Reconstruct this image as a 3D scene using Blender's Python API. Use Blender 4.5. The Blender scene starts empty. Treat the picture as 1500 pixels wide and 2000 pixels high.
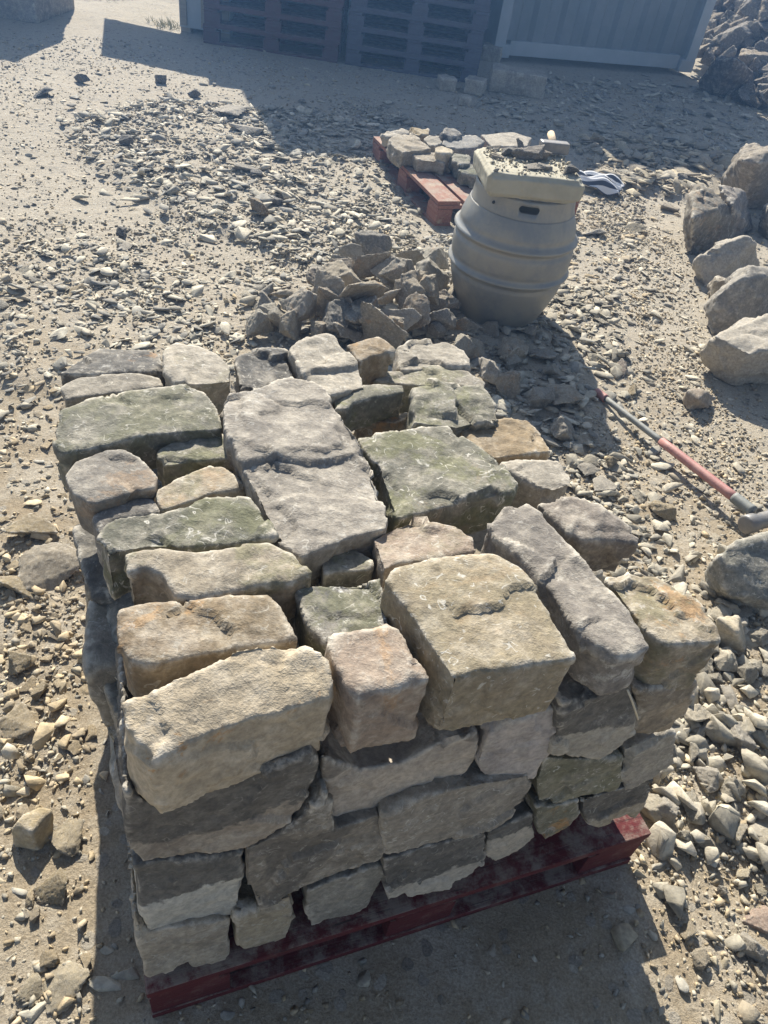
import bpy, bmesh, math, random
import numpy as np
from mathutils import Vector, Matrix, noise

S = bpy.context.scene
COL = S.collection

# ------------------------------------------------------------------ camera, world, sun, exposure
H = 1.65                                     # phone held at 1.65 m
def _cam_rot(vp=(465, 2650), f=1490):
    d = np.array([vp[0] - 750, -(vp[1] - 1000), -f], float); d /= np.linalg.norm(d)
    up = -d; fw = np.array([0, 0, -1.0]); fh = fw - up * fw.dot(up); fh /= np.linalg.norm(fh)
    return np.array([np.cross(fh, up), fh, up])
R = _cam_rot(); F = 1490.0
cd = bpy.data.cameras.new('camera'); cam = bpy.data.objects.new('camera', cd); COL.objects.link(cam)
cd.sensor_fit = 'HORIZONTAL'; cd.sensor_width = 36; cd.lens = 36 * F / 1500
cd.clip_start = 0.05; cd.clip_end = 2000
M = Matrix.Identity(4)
for i in range(3):
    for j in range(3): M[i][j] = R[i, j]
M[2][3] = H
cam.matrix_world = M
S.camera = cam

SUN_EL, SUN_AZ = 37.0, -18.0                 # sun high behind the pile, a little to the left
EXPOSURE = 1.22
w = bpy.data.worlds.new('World'); S.world = w; w.use_nodes = True
nt = w.node_tree; bg = nt.nodes['Background']
sky = nt.nodes.new('ShaderNodeTexSky'); sky.sky_type = 'NISHITA'; sky.sun_disc = False
sky.sun_elevation = math.radians(SUN_EL); sky.sun_rotation = math.radians(SUN_AZ)
hs = nt.nodes.new('ShaderNodeHueSaturation'); hs.inputs['Saturation'].default_value = 0.75   # milky, dusty sky
nt.links.new(sky.outputs[0], hs.inputs['Color']); nt.links.new(hs.outputs[0], bg.inputs[0]); bg.inputs[1].default_value = 0.055
sd = bpy.data.lights.new('sun', 'SUN'); sun = bpy.data.objects.new('sun', sd); COL.objects.link(sun)
sd.energy = 4.2; sd.angle = math.radians(0.5); sd.color = (1.0, 0.93, 0.81)
a, e = math.radians(SUN_AZ), math.radians(SUN_EL)
to_sun = Vector((math.sin(a) * math.cos(e), math.cos(a) * math.cos(e), math.sin(e)))
sun.rotation_euler = to_sun.to_track_quat('Z', 'Y').to_euler()
S.view_settings.view_transform = 'Standard'; S.view_settings.look = 'None'
S.view_settings.exposure = EXPOSURE; S.view_settings.gamma = 1
VEIL_DENSITY = 0.014

# ------------------------------------------------------------------ geometry helpers
rnd = random.Random(7)
def ray(p):
    return R @ np.array([p[0] - 750, -(p[1] - 1000), -F], float)
def at(p, z=0.0):
    """world point at height z seen at photo pixel p"""
    d = ray(p); t = (z - H) / d[2]
    return Vector((t * d[0], t * d[1], z))
def on_plane(p, o, n):
    d = Vector(ray(p)); c = Vector((0, 0, H))
    t = (Vector(o) - c).dot(n) / d.dot(n)
    return c + d * t
def proj(v):
    d = R.T @ (np.array(v) - [0, 0, H])
    return 750 + F * d[0] / -d[2], 1000 - F * d[1] / -d[2]
def z_under(xy, py):
    """height at which the vertical line through xy crosses photo row py"""
    lo, hi = -0.1, 1.2
    for _ in range(40):
        m = (lo + hi) / 2
        if proj((xy[0], xy[1], m))[1] > py: lo = m
        else: hi = m
    return (lo + hi) / 2

PL = at((300, 1990)); PR = at((1228, 1684))               # near pallet, front edge on the ground
U = (PR - PL).normalized(); Nv = Vector((-U.y, U.x, 0))   # along the front, and away from the camera
def pile(u, n, z=0.0):
    v = PL + U * u + Nv * n; return Vector((v.x, v.y, z))

def tag(o, label=None, cat=None, group=None, kind=None):
    if label: o['label'] = label
    if cat: o['category'] = cat
    if group: o['group'] = group
    if kind: o['kind'] = kind
    return o
def link(name, me, mat, parent=None):
    o = bpy.data.objects.new(name, me); COL.objects.link(o)
    if mat is not None and not me.materials: me.materials.append(mat)
    if parent is not None: o.parent = parent
    return o
def mesh(name, bm, smooth=False):
    me = bpy.data.meshes.new(name); bm.to_mesh(me); bm.free()
    if smooth:
        me.polygons.foreach_set('use_smooth', [True] * len(me.polygons))
    return me
def empty(name, loc=(0, 0, 0), rz=0):
    o = bpy.data.objects.new(name, None); COL.objects.link(o)
    o.location = loc; o.rotation_euler = (0, 0, rz); o.empty_display_size = 0.1
    return o
def box_bm(bm, c, s, m=None, bevel=0.0):
    r = bmesh.ops.create_cube(bm, size=1.0)
    mt = Matrix.Translation(c) @ (m or Matrix.Identity(4)) @ Matrix.Diagonal((s[0], s[1], s[2], 1))
    bmesh.ops.transform(bm, matrix=mt, verts=r['verts'])
    if bevel:
        ed = list({e for v in r['verts'] for e in v.link_edges})
        bmesh.ops.bevel(bm, geom=ed, offset=bevel, segments=2, affect='EDGES', profile=0.6)

def eval_mods(ob):
    dg = bpy.context.evaluated_depsgraph_get(); dg.update()
    return bpy.data.meshes.new_from_object(ob.evaluated_get(dg))

def vox(me, size, smooth_it=2):
    """voxel remesh + smooth a closed mesh, without operators"""
    ob = bpy.data.objects.new('tmp', me); COL.objects.link(ob)
    m = ob.modifiers.new('r', 'REMESH'); m.mode = 'VOXEL'; m.voxel_size = size; m.use_smooth_shade = True
    if smooth_it:
        s = ob.modifiers.new('s', 'SMOOTH'); s.factor = 0.25 if smooth_it < 2 else 0.5; s.iterations = smooth_it
    out = eval_mods(ob)
    bpy.data.objects.remove(ob); bpy.data.meshes.remove(me)
    return out

def roughen(me, seed, lo=0.010, mid=0.005, hi=0.0022, facet=None):
    if facet is None: facet = mid * 1.75
    if True: pass
    """push the surface in and out: swells, chipped ledges, grain"""
    n = len(me.vertices)
    co = np.empty(n * 3); me.vertices.foreach_get('co', co); co = co.reshape(-1, 3)
    no = np.empty(n * 3); me.vertices.foreach_get('normal', no); no = no.reshape(-1, 3)
    off = Vector((seed * 3.17 % 50, seed * 7.31 % 50, seed * 1.93 % 50))
    d = np.empty(n)
    for i in range(n):
        p = Vector(co[i]) + off
        a = noise.noise(p * 5.5)
        b = noise.noise(p * 17.0)
        c = 1 - abs(noise.noise(p * 11.0 + Vector((9, 9, 9)))) * 2.2
        g = noise.noise(p * 52.0)
        s = noise.noise(Vector((p.x * 4, p.y * 4, p.z * 30)))     # bedding
        q = p * 9.0 + Vector((b, g * .3, a)) * .35
        fp = noise.voronoi(q)[1][0]; fv = noise.cell_vector(fp * 7.3)
        fc = (q - fp).dot(fv - Vector((.5, .5, .5))) * 1.5 + (fv.x - .5) * .5
        d[i] = lo * a * .6 + mid * (b * 0.25 + c * 0.3 - 0.2) + hi * g + mid * 0.35 * s + facet * fc
    co += no * d[:, None]
    me.vertices.foreach_set('co', co.ravel()); me.update()
    me.polygons.foreach_set('use_smooth', [True] * len(me.polygons))
    return me

def inset_poly(pts, k):
    c = sum(pts, Vector((0, 0, 0))) / len(pts)
    return [c + (p - c) * k for p in pts]
def prism(top, bot):
    bm = bmesh.new()
    a = [bm.verts.new(p) for p in top]; b = [bm.verts.new(p) for p in bot]
    bm.faces.new(a); bm.faces.new(b[::-1])
    for i in range(len(a)):
        j = (i + 1) % len(a); bm.faces.new((a[j], a[i], b[i], b[j]))
    bmesh.ops.triangulate(bm, faces=[f for f in bm.faces if len(f.verts) > 4])
    bmesh.ops.recalc_face_normals(bm, faces=bm.faces)
    me = bpy.data.meshes.new('stone'); bm.to_mesh(me); bm.free(); return me
def hull_bm(points):
    bm = bmesh.new()
    for p in points: bm.verts.new(p)
    r = bmesh.ops.convex_hull(bm, input=bm.verts)
    junk = [g for g in r['geom_interior'] + r['geom_unused'] if isinstance(g, bmesh.types.BMVert)]
    if junk: bmesh.ops.delete(bm, geom=list(set(junk)), context='VERTS')
    bmesh.ops.recalc_face_normals(bm, faces=bm.faces)
    return bm
def recentre(o):
    """put the object's origin at the base of its mesh"""
    me = o.data; n = len(me.vertices)
    co = np.empty(n * 3); me.vertices.foreach_get('co', co); co = co.reshape(-1, 3)
    c = (co.min(0) + co.max(0)) / 2; c[2] = co[:, 2].min()
    co -= c; me.vertices.foreach_set('co', co.ravel()); me.update(); o.location = c
    return o

# ------------------------------------------------------------------ materials
def nodes(name):
    m = bpy.data.materials.new(name); m.use_nodes = True
    return m, m.node_tree, m.node_tree.nodes['Principled BSDF']
def N(t, kind, **kw):
    n = t.nodes.new(kind)
    for k, v in kw.items():
        if k in n.inputs: n.inputs[k].default_value = v
        else: setattr(n, k, v)
    return n
def mixc(t, fac, a, b, blend='MIX'):
    n = t.nodes.new('ShaderNodeMix'); n.data_type = 'RGBA'; n.blend_type = blend
    for sock, v in ((n.inputs[0], fac), (n.inputs[6], a), (n.inputs[7], b)):
        if isinstance(v, (int, float)): sock.default_value = v
        elif isinstance(v, tuple): sock.default_value = (*v, 1)
        else: t.links.new(v, sock)
    return n.outputs[2]
def math_(t, op, a, b=0.0, clamp=False):
    n = t.nodes.new('ShaderNodeMath'); n.operation = op; n.use_clamp = clamp
    for s, v in ((n.inputs[0], a), (n.inputs[1], b)):
        if isinstance(v, (int, float)): s.default_value = v
        else: t.links.new(v, s)
    return n.outputs[0]
def ramp(t, v, a, b):
    n = t.nodes.new('ShaderNodeMapRange'); n.interpolation_type = 'SMOOTHSTEP'
    n.inputs[1].default_value = a; n.inputs[2].default_value = b
    t.links.new(v, n.inputs[0]); return n.outputs[0]
def noise_(t, vec, scale, detail=4, rough=0.55, dist=0.0):
    n = t.nodes.new('ShaderNodeTexNoise'); n.inputs['Scale'].default_value = scale
    n.inputs['Detail'].default_value = detail; n.inputs['Roughness'].default_value = rough
    n.inputs['Distortion'].default_value = dist
    if vec is not None: t.links.new(vec, n.inputs['Vector'])
    return n.outputs[0]
def bump(t, h, strength, dist, prev=None):
    n = t.nodes.new('ShaderNodeBump'); n.inputs['Strength'].default_value = strength
    n.inputs['Distance'].default_value = dist; t.links.new(h, n.inputs['Height'])
    if prev is not None: t.links.new(prev, n.inputs['Normal'])
    return n.outputs[0]

def stone_material():
    """sandstone: each stone's own colour, blotches, ochre and green growth, pale tool scars, dark weathered skin"""
    m, t, b = nodes('sandstone')
    oi = t.nodes.new('ShaderNodeObjectInfo'); tc = t.nodes.new('ShaderNodeTexCoord')
    ad = t.nodes.new('ShaderNodeVectorMath'); ad.operation = 'ADD'
    sc = t.nodes.new('ShaderNodeVectorMath'); sc.operation = 'SCALE'
    cmb = t.nodes.new('ShaderNodeCombineXYZ')
    for i in range(3): t.links.new(oi.outputs['Random'], cmb.inputs[i])
    t.links.new(cmb.outputs[0], sc.inputs[0]); sc.inputs['Scale'].default_value = 40
    t.links.new(tc.outputs['Object'], ad.inputs[0]); t.links.new(sc.outputs[0], ad.inputs[1])
    v = ad.outputs[0]
    at_ = lambda n: N(t, 'ShaderNodeAttribute', attribute_type='OBJECT', attribute_name=n).outputs['Fac']
    base = oi.outputs['Color']
    n1 = noise_(t, v, 5, 6, 0.65, 0.3); n2 = noise_(t, v, 22, 6, 0.7); n3 = noise_(t, v, 90, 4, 0.7)
    c = mixc(t, ramp(t, n1, 0.32, 0.68), mixc(t, 0.38, base, (0.07, 0.07, 0.072)), base)
    c = mixc(t, ramp(t, n2, 0.42, 0.70), c, mixc(t, 0.5, base, (0.50, 0.46, 0.39)))
    c = mixc(t, math_(t, 'MULTIPLY', ramp(t, noise_(t, v, 8.5, 7, 0.75, 0.4), 0.56, 0.68), 0.4), c, mixc(t, 0.75, base, (0.05, 0.05, 0.048)))
    # ochre iron stains and green growth, amounts set per stone
    no = noise_(t, v, 4.6, 9, 0.78, 0.6)
    oc = math_(t, 'MULTIPLY', ramp(t, no, 0.545, 0.60), at_('ochre'), True)
    c = mixc(t, math_(t, 'MULTIPLY', oc, .85), c, (0.46, 0.27, 0.12))
    ng = noise_(t, v, 6.5, 7, 0.75, 0.2)
    gr = math_(t, 'MULTIPLY', ramp(t, ng, 0.47, 0.56), at_('moss'), True)
    c = mixc(t, math_(t, 'MULTIPLY', gr, 0.75), c, (0.165, 0.170, 0.085))
    # pale fresh break against the dark skin, a hard ragged border
    nb = noise_(t, v, 3.2, 5, 0.6, 0.8)
    sk = math_(t, 'MULTIPLY', ramp(t, nb, 0.50, 0.53), at_('skin'), True)
    c = mixc(t, sk, c, (0.13, 0.12, 0.105))
    # weathered skin (painted shade on one stone) ending in a ragged line above the fresh break
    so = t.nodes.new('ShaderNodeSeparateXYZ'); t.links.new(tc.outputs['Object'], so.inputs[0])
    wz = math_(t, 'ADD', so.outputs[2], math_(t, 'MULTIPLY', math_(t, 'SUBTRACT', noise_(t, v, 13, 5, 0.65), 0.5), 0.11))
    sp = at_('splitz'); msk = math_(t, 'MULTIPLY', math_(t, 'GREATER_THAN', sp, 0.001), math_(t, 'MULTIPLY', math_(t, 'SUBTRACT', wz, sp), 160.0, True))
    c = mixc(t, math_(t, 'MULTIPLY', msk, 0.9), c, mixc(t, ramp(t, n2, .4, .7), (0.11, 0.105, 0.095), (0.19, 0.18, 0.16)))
    # white lichen / tool scars: short thin flecks
    vo = N(t, 'ShaderNodeTexNoise', Scale=27.0, Detail=1.0, Roughness=0.5, Distortion=1.4)
    t.links.new(v, vo.inputs['Vector'])
    ln = math_(t, 'ABSOLUTE', math_(t, 'SUBTRACT', vo.outputs[0], 0.5))
    ln = math_(t, 'SUBTRACT', 1.0, ramp(t, ln, 0.006, 0.022))
    brk = ramp(t, noise_(t, v, 48, 2, 0.6), 0.515, 0.58)
    fl = math_(t, 'MULTIPLY', math_(t, 'MULTIPLY', ln, brk), at_('scars'), True)
    c = mixc(t, math_(t, 'MULTIPLY', fl, 0.8), c, (0.58, 0.56, 0.50))
    wl = math_(t, 'MULTIPLY', ramp(t, noise_(t, v, 12, 9, 0.85), 0.555, 0.66), math_(t, 'ADD', at_('lichen'), 0.18), True)
    c = mixc(t, wl, c, (0.55, 0.54, 0.50))
    # edges knocked pale
    gm = t.nodes.new('ShaderNodeNewGeometry')
    ed = math_(t, 'MULTIPLY', ramp(t, gm.outputs['Pointiness'], 0.515, 0.57), ramp(t, n2, 0.38, 0.6))
    c = mixc(t, math_(t, 'MULTIPLY', ed, 0.75), c, (0.60, 0.56, 0.48))
    # fine grain
    c = mixc(t, ramp(t, n3, 0.25, 0.75), mixc(t, 1.0, c, (0.72, 0.72, 0.72), 'MULTIPLY'), mixc(t, 1.0, c, (1.18, 1.17, 1.15), 'MULTIPLY'))
    t.links.new(c, b.inputs['Base Color']); b.inputs['Roughness'].default_value = 0.9
    b.inputs['Specular IOR Level'].default_value = 0.25
    bn = bump(t, n2, 0.32, 0.005); bn = bump(t, n3, 0.8, 0.0035, bn)
    mp = t.nodes.new('ShaderNodeMapping'); mp.inputs['Rotation'].default_value = (.3, .5, .6); mp.inputs['Scale'].default_value = (9, 24, 30)
    t.links.new(v, mp.inputs[0]); bn = bump(t, ramp(t, noise_(t, mp.outputs[0], 1.0, 5, .7, 1.6), .5, .6), 0.2, 0.003, bn)
    bn = bump(t, noise_(t, v, 260, 3, 0.7), 0.6, 0.0015, bn)
    t.links.new(bn, b.inputs['Normal'])
    return m
STONE = stone_material()

def chip_material():
    m, t, b = nodes('stone_chips')
    at_ = N(t, 'ShaderNodeAttribute', attribute_name='tone'); geo = t.nodes.new('ShaderNodeNewGeometry')
    n = noise_(t, geo.outputs['Position'], 60, 4, 0.7)
    c = mixc(t, ramp(t, n, 0.3, 0.7), mixc(t, 1.0, at_.outputs['Color'], (0.75, 0.75, 0.75), 'MULTIPLY'),
             mixc(t, 1.0, at_.outputs['Color'], (1.15, 1.14, 1.1), 'MULTIPLY'))
    t.links.new(c, b.inputs['Base Color']); b.inputs['Roughness'].default_value = 0.88
    b.inputs['Specular IOR Level'].default_value = 0.3
    t.links.new(bump(t, noise_(t, geo.outputs['Position'], 140, 4, 0.7), 0.6, 0.003), b.inputs['Normal'])
    return m
CHIPS = chip_material()

def ground_material():
    m, t, b = nodes('dry_dirt')
    geo = t.nodes.new('ShaderNodeNewGeometry'); v = geo.outputs['Position']
    big = noise_(t, v, 0.9, 5, 0.6, 0.4); mid = noise_(t, v, 5.5, 7, 0.7, 0.3); fine = noise_(t, v, 45, 6, 0.75)
    grit = noise_(t, v, 190, 4, 0.75)
    c = mixc(t, ramp(t, big, 0.35, 0.65), (0.36, 0.295, 0.205), (0.43, 0.375, 0.285))
    sx = t.nodes.new('ShaderNodeSeparateXYZ'); t.links.new(v, sx.inputs[0])
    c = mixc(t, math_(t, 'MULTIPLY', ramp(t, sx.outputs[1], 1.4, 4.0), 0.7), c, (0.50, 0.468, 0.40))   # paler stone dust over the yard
    c = mixc(t, ramp(t, mid, 0.40, 0.66), c, (0.48, 0.435, 0.355))
    c = mixc(t, math_(t, 'MULTIPLY', ramp(t, fine, 0.52, 0.70), 0.6), c, (0.22, 0.175, 0.12))
    # slate dust and embedded flat stones
    vd = N(t, 'ShaderNodeTexVoronoi', Scale=26.0); vd.feature = 'F1'
    wob = t.nodes.new('ShaderNodeVectorMath'); wob.operation = 'MULTIPLY_ADD'
    nn = t.nodes.new('ShaderNodeTexNoise'); nn.inputs['Scale'].default_value = 9; t.links.new(v, nn.inputs['Vector'])
    t.links.new(nn.outputs['Color'], wob.inputs[0]); wob.inputs[1].default_value = (0.06, 0.06, 0.06); t.links.new(v, wob.inputs[2])
    t.links.new(wob.outputs[0], vd.inputs['Vector'])
    sepc = t.nodes.new('ShaderNodeSeparateColor'); t.links.new(vd.outputs['Color'], sepc.inputs[0])
    pick = ramp(t, sepc.outputs[0], 0.60, 0.64)
    core = math_(t, 'SUBTRACT', 1.0, ramp(t, vd.outputs['Distance'], 0.32, 0.40))
    emb = math_(t, 'MULTIPLY', math_(t, 'MULTIPLY', pick, core), 0.75)
    tone = mixc(t, sepc.outputs[1], (0.22, 0.205, 0.18), (0.52, 0.49, 0.42))
    c = mixc(t, emb, c, tone)
    c = mixc(t, ramp(t, grit, 0.30, 0.74), mixc(t, 1.0, c, (0.68, 0.66, 0.63), 'MULTIPLY'), mixc(t, 1.0, c, (1.16, 1.15, 1.13), 'MULTIPLY'))
    t.links.new(c, b.inputs['Base Color']); b.inputs['Roughness'].default_value = 0.95
    b.inputs['Specular IOR Level'].default_value = 0.2
    bn = bump(t, mid, 0.5, 0.03); bn = bump(t, emb, 0.5, 0.006, bn); bn = bump(t, fine, 0.9, 0.008, bn); bn = bump(t, grit, 0.8, 0.003, bn)
    t.links.new(bn, b.inputs['Normal'])
    return m
GROUND = ground_material()

def wood(name, c1, c2, wear):
    m, t, b = nodes(name)
    tc = t.nodes.new('ShaderNodeTexCoord'); mp = t.nodes.new('ShaderNodeMapping')
    mp.inputs['Scale'].default_value = (2, 30, 30); t.links.new(tc.outputs['Object'], mp.inputs[0])
    n = noise_(t, mp.outputs[0], 2.0, 6, 0.7, 0.5); k = noise_(t, tc.outputs['Object'], 8, 6, 0.75)
    c = mixc(t, ramp(t, n, 0.3, 0.7), c1, c2)
    c = mixc(t, ramp(t, k, 0.54, 0.66), c, wear)
    g_ = t.nodes.new('ShaderNodeNewGeometry'); sz = t.nodes.new('ShaderNodeSeparateXYZ'); t.links.new(g_.outputs['Normal'], sz.inputs[0])
    dn = noise_(t, g_.outputs['Position'], 16, 8, 0.75)
    c = mixc(t, math_(t, 'MULTIPLY', math_(t, 'MULTIPLY', ramp(t, sz.outputs[2], 0.5, 0.9), ramp(t, dn, 0.40, 0.62)), 0.7), c, (0.34, 0.30, 0.24))   # dust lying on top
    c = mixc(t, math_(t, 'MULTIPLY', ramp(t, noise_(t, g_.outputs['Position'], 30, 8, 0.8), 0.57, 0.64), 0.6), c, wear)
    c = mixc(t, math_(t, 'MULTIPLY', ramp(t, noise_(t, mp.outputs[0], 5.0, 5, 0.7), 0.60, 0.66), 0.7), c, (0.03, 0.02, 0.018))
    t.links.new(c, b.inputs['Base Color']); b.inputs['Roughness'].default_value = 0.85
    t.links.new(bump(t, n, 0.7, 0.005), b.inputs['Normal'])
    return m
RED = wood('red_painted_wood', (0.080, 0.010, 0.012), (0.125, 0.016, 0.018), (0.15, 0.06, 0.05))
RED_FADED = wood('faded_red_wood', (0.26, 0.11, 0.075), (0.34, 0.17, 0.12), (0.45, 0.34, 0.23))
RED_DULL = wood('dull_red_wood', (0.09, 0.045, 0.05), (0.10, 0.055, 0.06), (0.08, 0.06, 0.06))
BLUE_WOOD = wood('blue_grey_wood', (0.075, 0.075, 0.10), (0.09, 0.09, 0.12), (0.1, 0.1, 0.12))
PLANK = wood('weathered_plank', (0.30, 0.27, 0.22), (0.38, 0.34, 0.27), (0.25, 0.22, 0.19))
HANDLE_W = wood('pale_handle_wood', (0.55, 0.42, 0.27), (0.62, 0.50, 0.34), (0.5, 0.4, 0.3))

def simple(name, col, col2, scale=12, rough=0.8, metal=0.0, bs=0.3, bd=0.003, lo=0.4, hi=0.65):
    m, t, b = nodes(name)
    tc = t.nodes.new('ShaderNodeTexCoord')
    n = noise_(t, tc.outputs['Object'], scale, 7, 0.7, 0.2)
    t.links.new(mixc(t, ramp(t, n, lo, hi), col, col2), b.inputs['Base Color'])
    b.inputs['Roughness'].default_value = rough; b.inputs['Metallic'].default_value = metal
    t.links.new(bump(t, noise_(t, tc.outputs['Object'], scale * 8, 5, 0.7), bs, bd), b.inputs['Normal'])
    return m
KEG = simple('dusty_keg_metal', (0.255, 0.26, 0.25), (0.35, 0.33, 0.28), 5, 0.5, 0.25, 0.35, 0.0015, .38, .62)
BLOCK = simple('dusty_concrete', (0.46, 0.43, 0.33), (0.40, 0.37, 0.28), 9, 0.9, 0, 0.5, 0.003)
PAINT = simple('grey_container_paint', (0.36, 0.41, 0.44), (0.42, 0.46, 0.49), 3, 0.6, 0, 0.2, 0.002)
PAINT_B = simple('green_grey_container_paint', (0.25, 0.33, 0.34), (0.29, 0.37, 0.37), 3, 0.6, 0, 0.2, 0.002)
STEEL = simple('dull_forged_steel', (0.20, 0.195, 0.19), (0.30, 0.28, 0.25), 14, 0.5, 0.3)
SHAFT = simple('grey_fibreglass', (0.19, 0.20, 0.185), (0.26, 0.26, 0.235), 14, 0.6)
GRIP = simple('faded_red_plastic', (0.40, 0.18, 0.16), (0.47, 0.26, 0.22), 20, 0.6)
DARK = simple('dark_hollow', (0.02, 0.02, 0.02), (0.03, 0.03, 0.03))
STRAW = simple('dry_grass', (0.30, 0.29, 0.16), (0.42, 0.38, 0.22), 20)

def striped():
    m, t, b = nodes('striped_cloth')
    tc = t.nodes.new('ShaderNodeTexCoord'); wv = N(t, 'ShaderNodeTexWave', Scale=11.0, Distortion=0.6)
    wv.bands_direction = 'Y'
    t.links.new(tc.outputs['Object'], wv.inputs['Vector'])
    t.links.new(mixc(t, ramp(t, wv.outputs['Fac'], 0.35, 0.45), (0.07, 0.08, 0.11), (0.82, 0.82, 0.82)), b.inputs['Base Color'])
    b.inputs['Roughness'].default_value = 0.9
    return m
CLOTH = striped()

# ------------------------------------------------------------------ ground
def poly_world(px): return [at(p).xy for p in px]
def inside(poly, X, Y):
    r = np.zeros(X.shape, bool); n = len(poly)
    for i in range(n):
        x1, y1 = poly[i]; x2, y2 = poly[(i + 1) % n]
        c = ((y1 > Y) != (y2 > Y)) & (X < (x2 - x1) * (Y - y1) / (y2 - y1 + 1e-12) + x1)
        r ^= c
    return r
# (polygon in photo pixels on the ground, chips per m2, size m, flatness, raise m, tone set)
FIELDS = [
    ([(140, 240), (300, 200), (520, 215), (760, 215), (900, 300), (760, 330), (820, 470), (640, 560), (500, 480), (330, 420), (160, 300)], 420, 0.055, 0.30, 0.03, 'slate'),
    ([(0, 520), (160, 470), (420, 560), (560, 620), (640, 660), (640, 760), (0, 760)], 600, 0.045, 0.30, 0.02, 'slate'),
    ([(0, 430), (330, 420), (560, 470), (640, 560), (420, 560), (160, 470), (0, 520)], 60, 0.030, 0.30, 0.0, 'slate'),
    ([(0, 760), (150, 760), (150, 1000), (0, 1000)], 330, 0.034, 0.36, 0.0, 'tan'),
    ([(0, 1000), (180, 1000), (200, 1300), (170, 1480), (60, 1530), (0, 1500)], 1300, 0.034, 0.48, 0.012, 'tan'),
    ([(0, 1500), (180, 1480), (180, 2000), (0, 2000)], 170, 0.024, 0.5, 0.0, 'tan'),
    ([(440, 560), (880, 460), (1100, 640), (1240, 900), (1000, 900), (700, 760)], 560, 0.055, 0.34, 0.02, 'slate'),
    ([(1050, 560), (1200, 560), (1240, 760), (1120, 700)], 620, 0.050, 0.34, 0.01, 'pale'),
    ([(1080, 400), (1260, 380), (1260, 640), (1080, 560)], 260, 0.040, 0.35, 0.0, 'tan'),
    ([(1060, 880), (1190, 880), (1340, 1130), (1500, 1190), (1500, 1280), (1160, 1160)], 700, 0.048, 0.48, 0.01, 'pale'),
    ([(1130, 280), (1420, 290), (1380, 400), (1180, 360)], 380, 0.10, 0.35, 0.04, 'sand'),
    ([(900, 150), (1500, 160), (1500, 330), (1130, 285), (980, 260)], 150, 0.07, 0.35, 0.0, 'slate'),
    ([(1180, 1200), (1500, 1180), (1500, 1680), (1330, 1640), (1230, 1560)], 1000, 0.056, 0.60, 0.015, 'pale'),
    ([(1150, 400), (1340, 480), (1400, 760), (1500, 900), (1500, 1180), (1340, 1130), (1200, 900), (1250, 640)], 260, 0.038, 0.32, 0.0, 'pale'),
    ([(1200, 1640), (1330, 1640), (1500, 1680), (1500, 2000), (1380, 2000)], 160, 0.030, 0.5, 0.0, 'sand'),
]
FIELDS = [(poly_world(p), d, s, f, h, t) for p, d, s, f, h, t in FIELDS]
NEARX = (-4.8, 4.2); NEARY = (0.0, 11.5)
def soft_height(X, Y):
    z = np.zeros(X.shape)
    for poly, d, s, f, h, t in FIELDS:
        if h:
            m = inside(poly, X, Y)
            z = np.maximum(z, h * m)
    return z
def axis(lo, hi, step, far):
    core = np.arange(lo, hi + step, step)
    k = 1.28 ** np.arange(1, 26) * step * 1.2
    k = np.cumsum(k); k = k[k < far]
    return np.concatenate([(lo - k)[::-1], core, hi + k])
gx = axis(NEARX[0], NEARX[1], 0.025, 900); gy = axis(NEARY[0], NEARY[1], 0.028, 900)
X, Y = np.meshgrid(gx, gy)
Z = soft_height(X, Y)
for _ in range(5):                                              # soften the raised fields
    Z[1:-1, 1:-1] = (Z[:-2, 1:-1] + Z[2:, 1:-1] + Z[1:-1, :-2] + Z[1:-1, 2:] + Z[1:-1, 1:-1] * 2) / 6
near = (X > NEARX[0]) & (X < NEARX[1]) & (Y > NEARY[0]) & (Y < NEARY[1])
zn = np.zeros(X.size)
xf, yf, nf = X.ravel(), Y.ravel(), near.ravel()
for i in np.nonzero(nf)[0]:
    p = Vector((xf[i], yf[i], 0))
    zn[i] = noise.noise(p * 1.3) * 0.010 + noise.noise(p * 5) * 0.006 + noise.noise(p * 17) * 0.004
Z = Z + zn.reshape(X.shape)
def keep_flat(poly, val=0.0):
    m = inside(poly, X, Y); Z[m] = val + Z[m] * 0.15
keep_flat([pile(-0.05, -0.05).xy, pile(1.1, -0.05).xy, pile(1.1, 1.05).xy, pile(-0.05, 1.05).xy])
def ground_z(x, y):
    i = min(max(np.searchsorted(gx, x), 1), len(gx) - 1); j = min(max(np.searchsorted(gy, y), 1), len(gy) - 1)
    return Z[j, i]
ny_, nx_ = X.shape
me = bpy.data.meshes.new('ground')
idx = np.arange(nx_ * ny_).reshape(ny_, nx_)
q = np.stack([idx[:-1, :-1], idx[:-1, 1:], idx[1:, 1:], idx[1:, :-1]], -1).reshape(-1, 4)
me.vertices.add(nx_ * ny_); me.vertices.foreach_set('co', np.stack([X, Y, Z], -1).ravel())
me.loops.add(q.size); me.loops.foreach_set('vertex_index', q.ravel())
me.polygons.add(len(q)); me.polygons.foreach_set('loop_start', np.arange(0, q.size, 4))
me.polygons.foreach_set('loop_total', np.full(len(q), 4)); me.update(calc_edges=True)
me.polygons.foreach_set('use_smooth', [True] * len(q))
tag(link('ground', me, GROUND), kind='structure')

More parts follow.
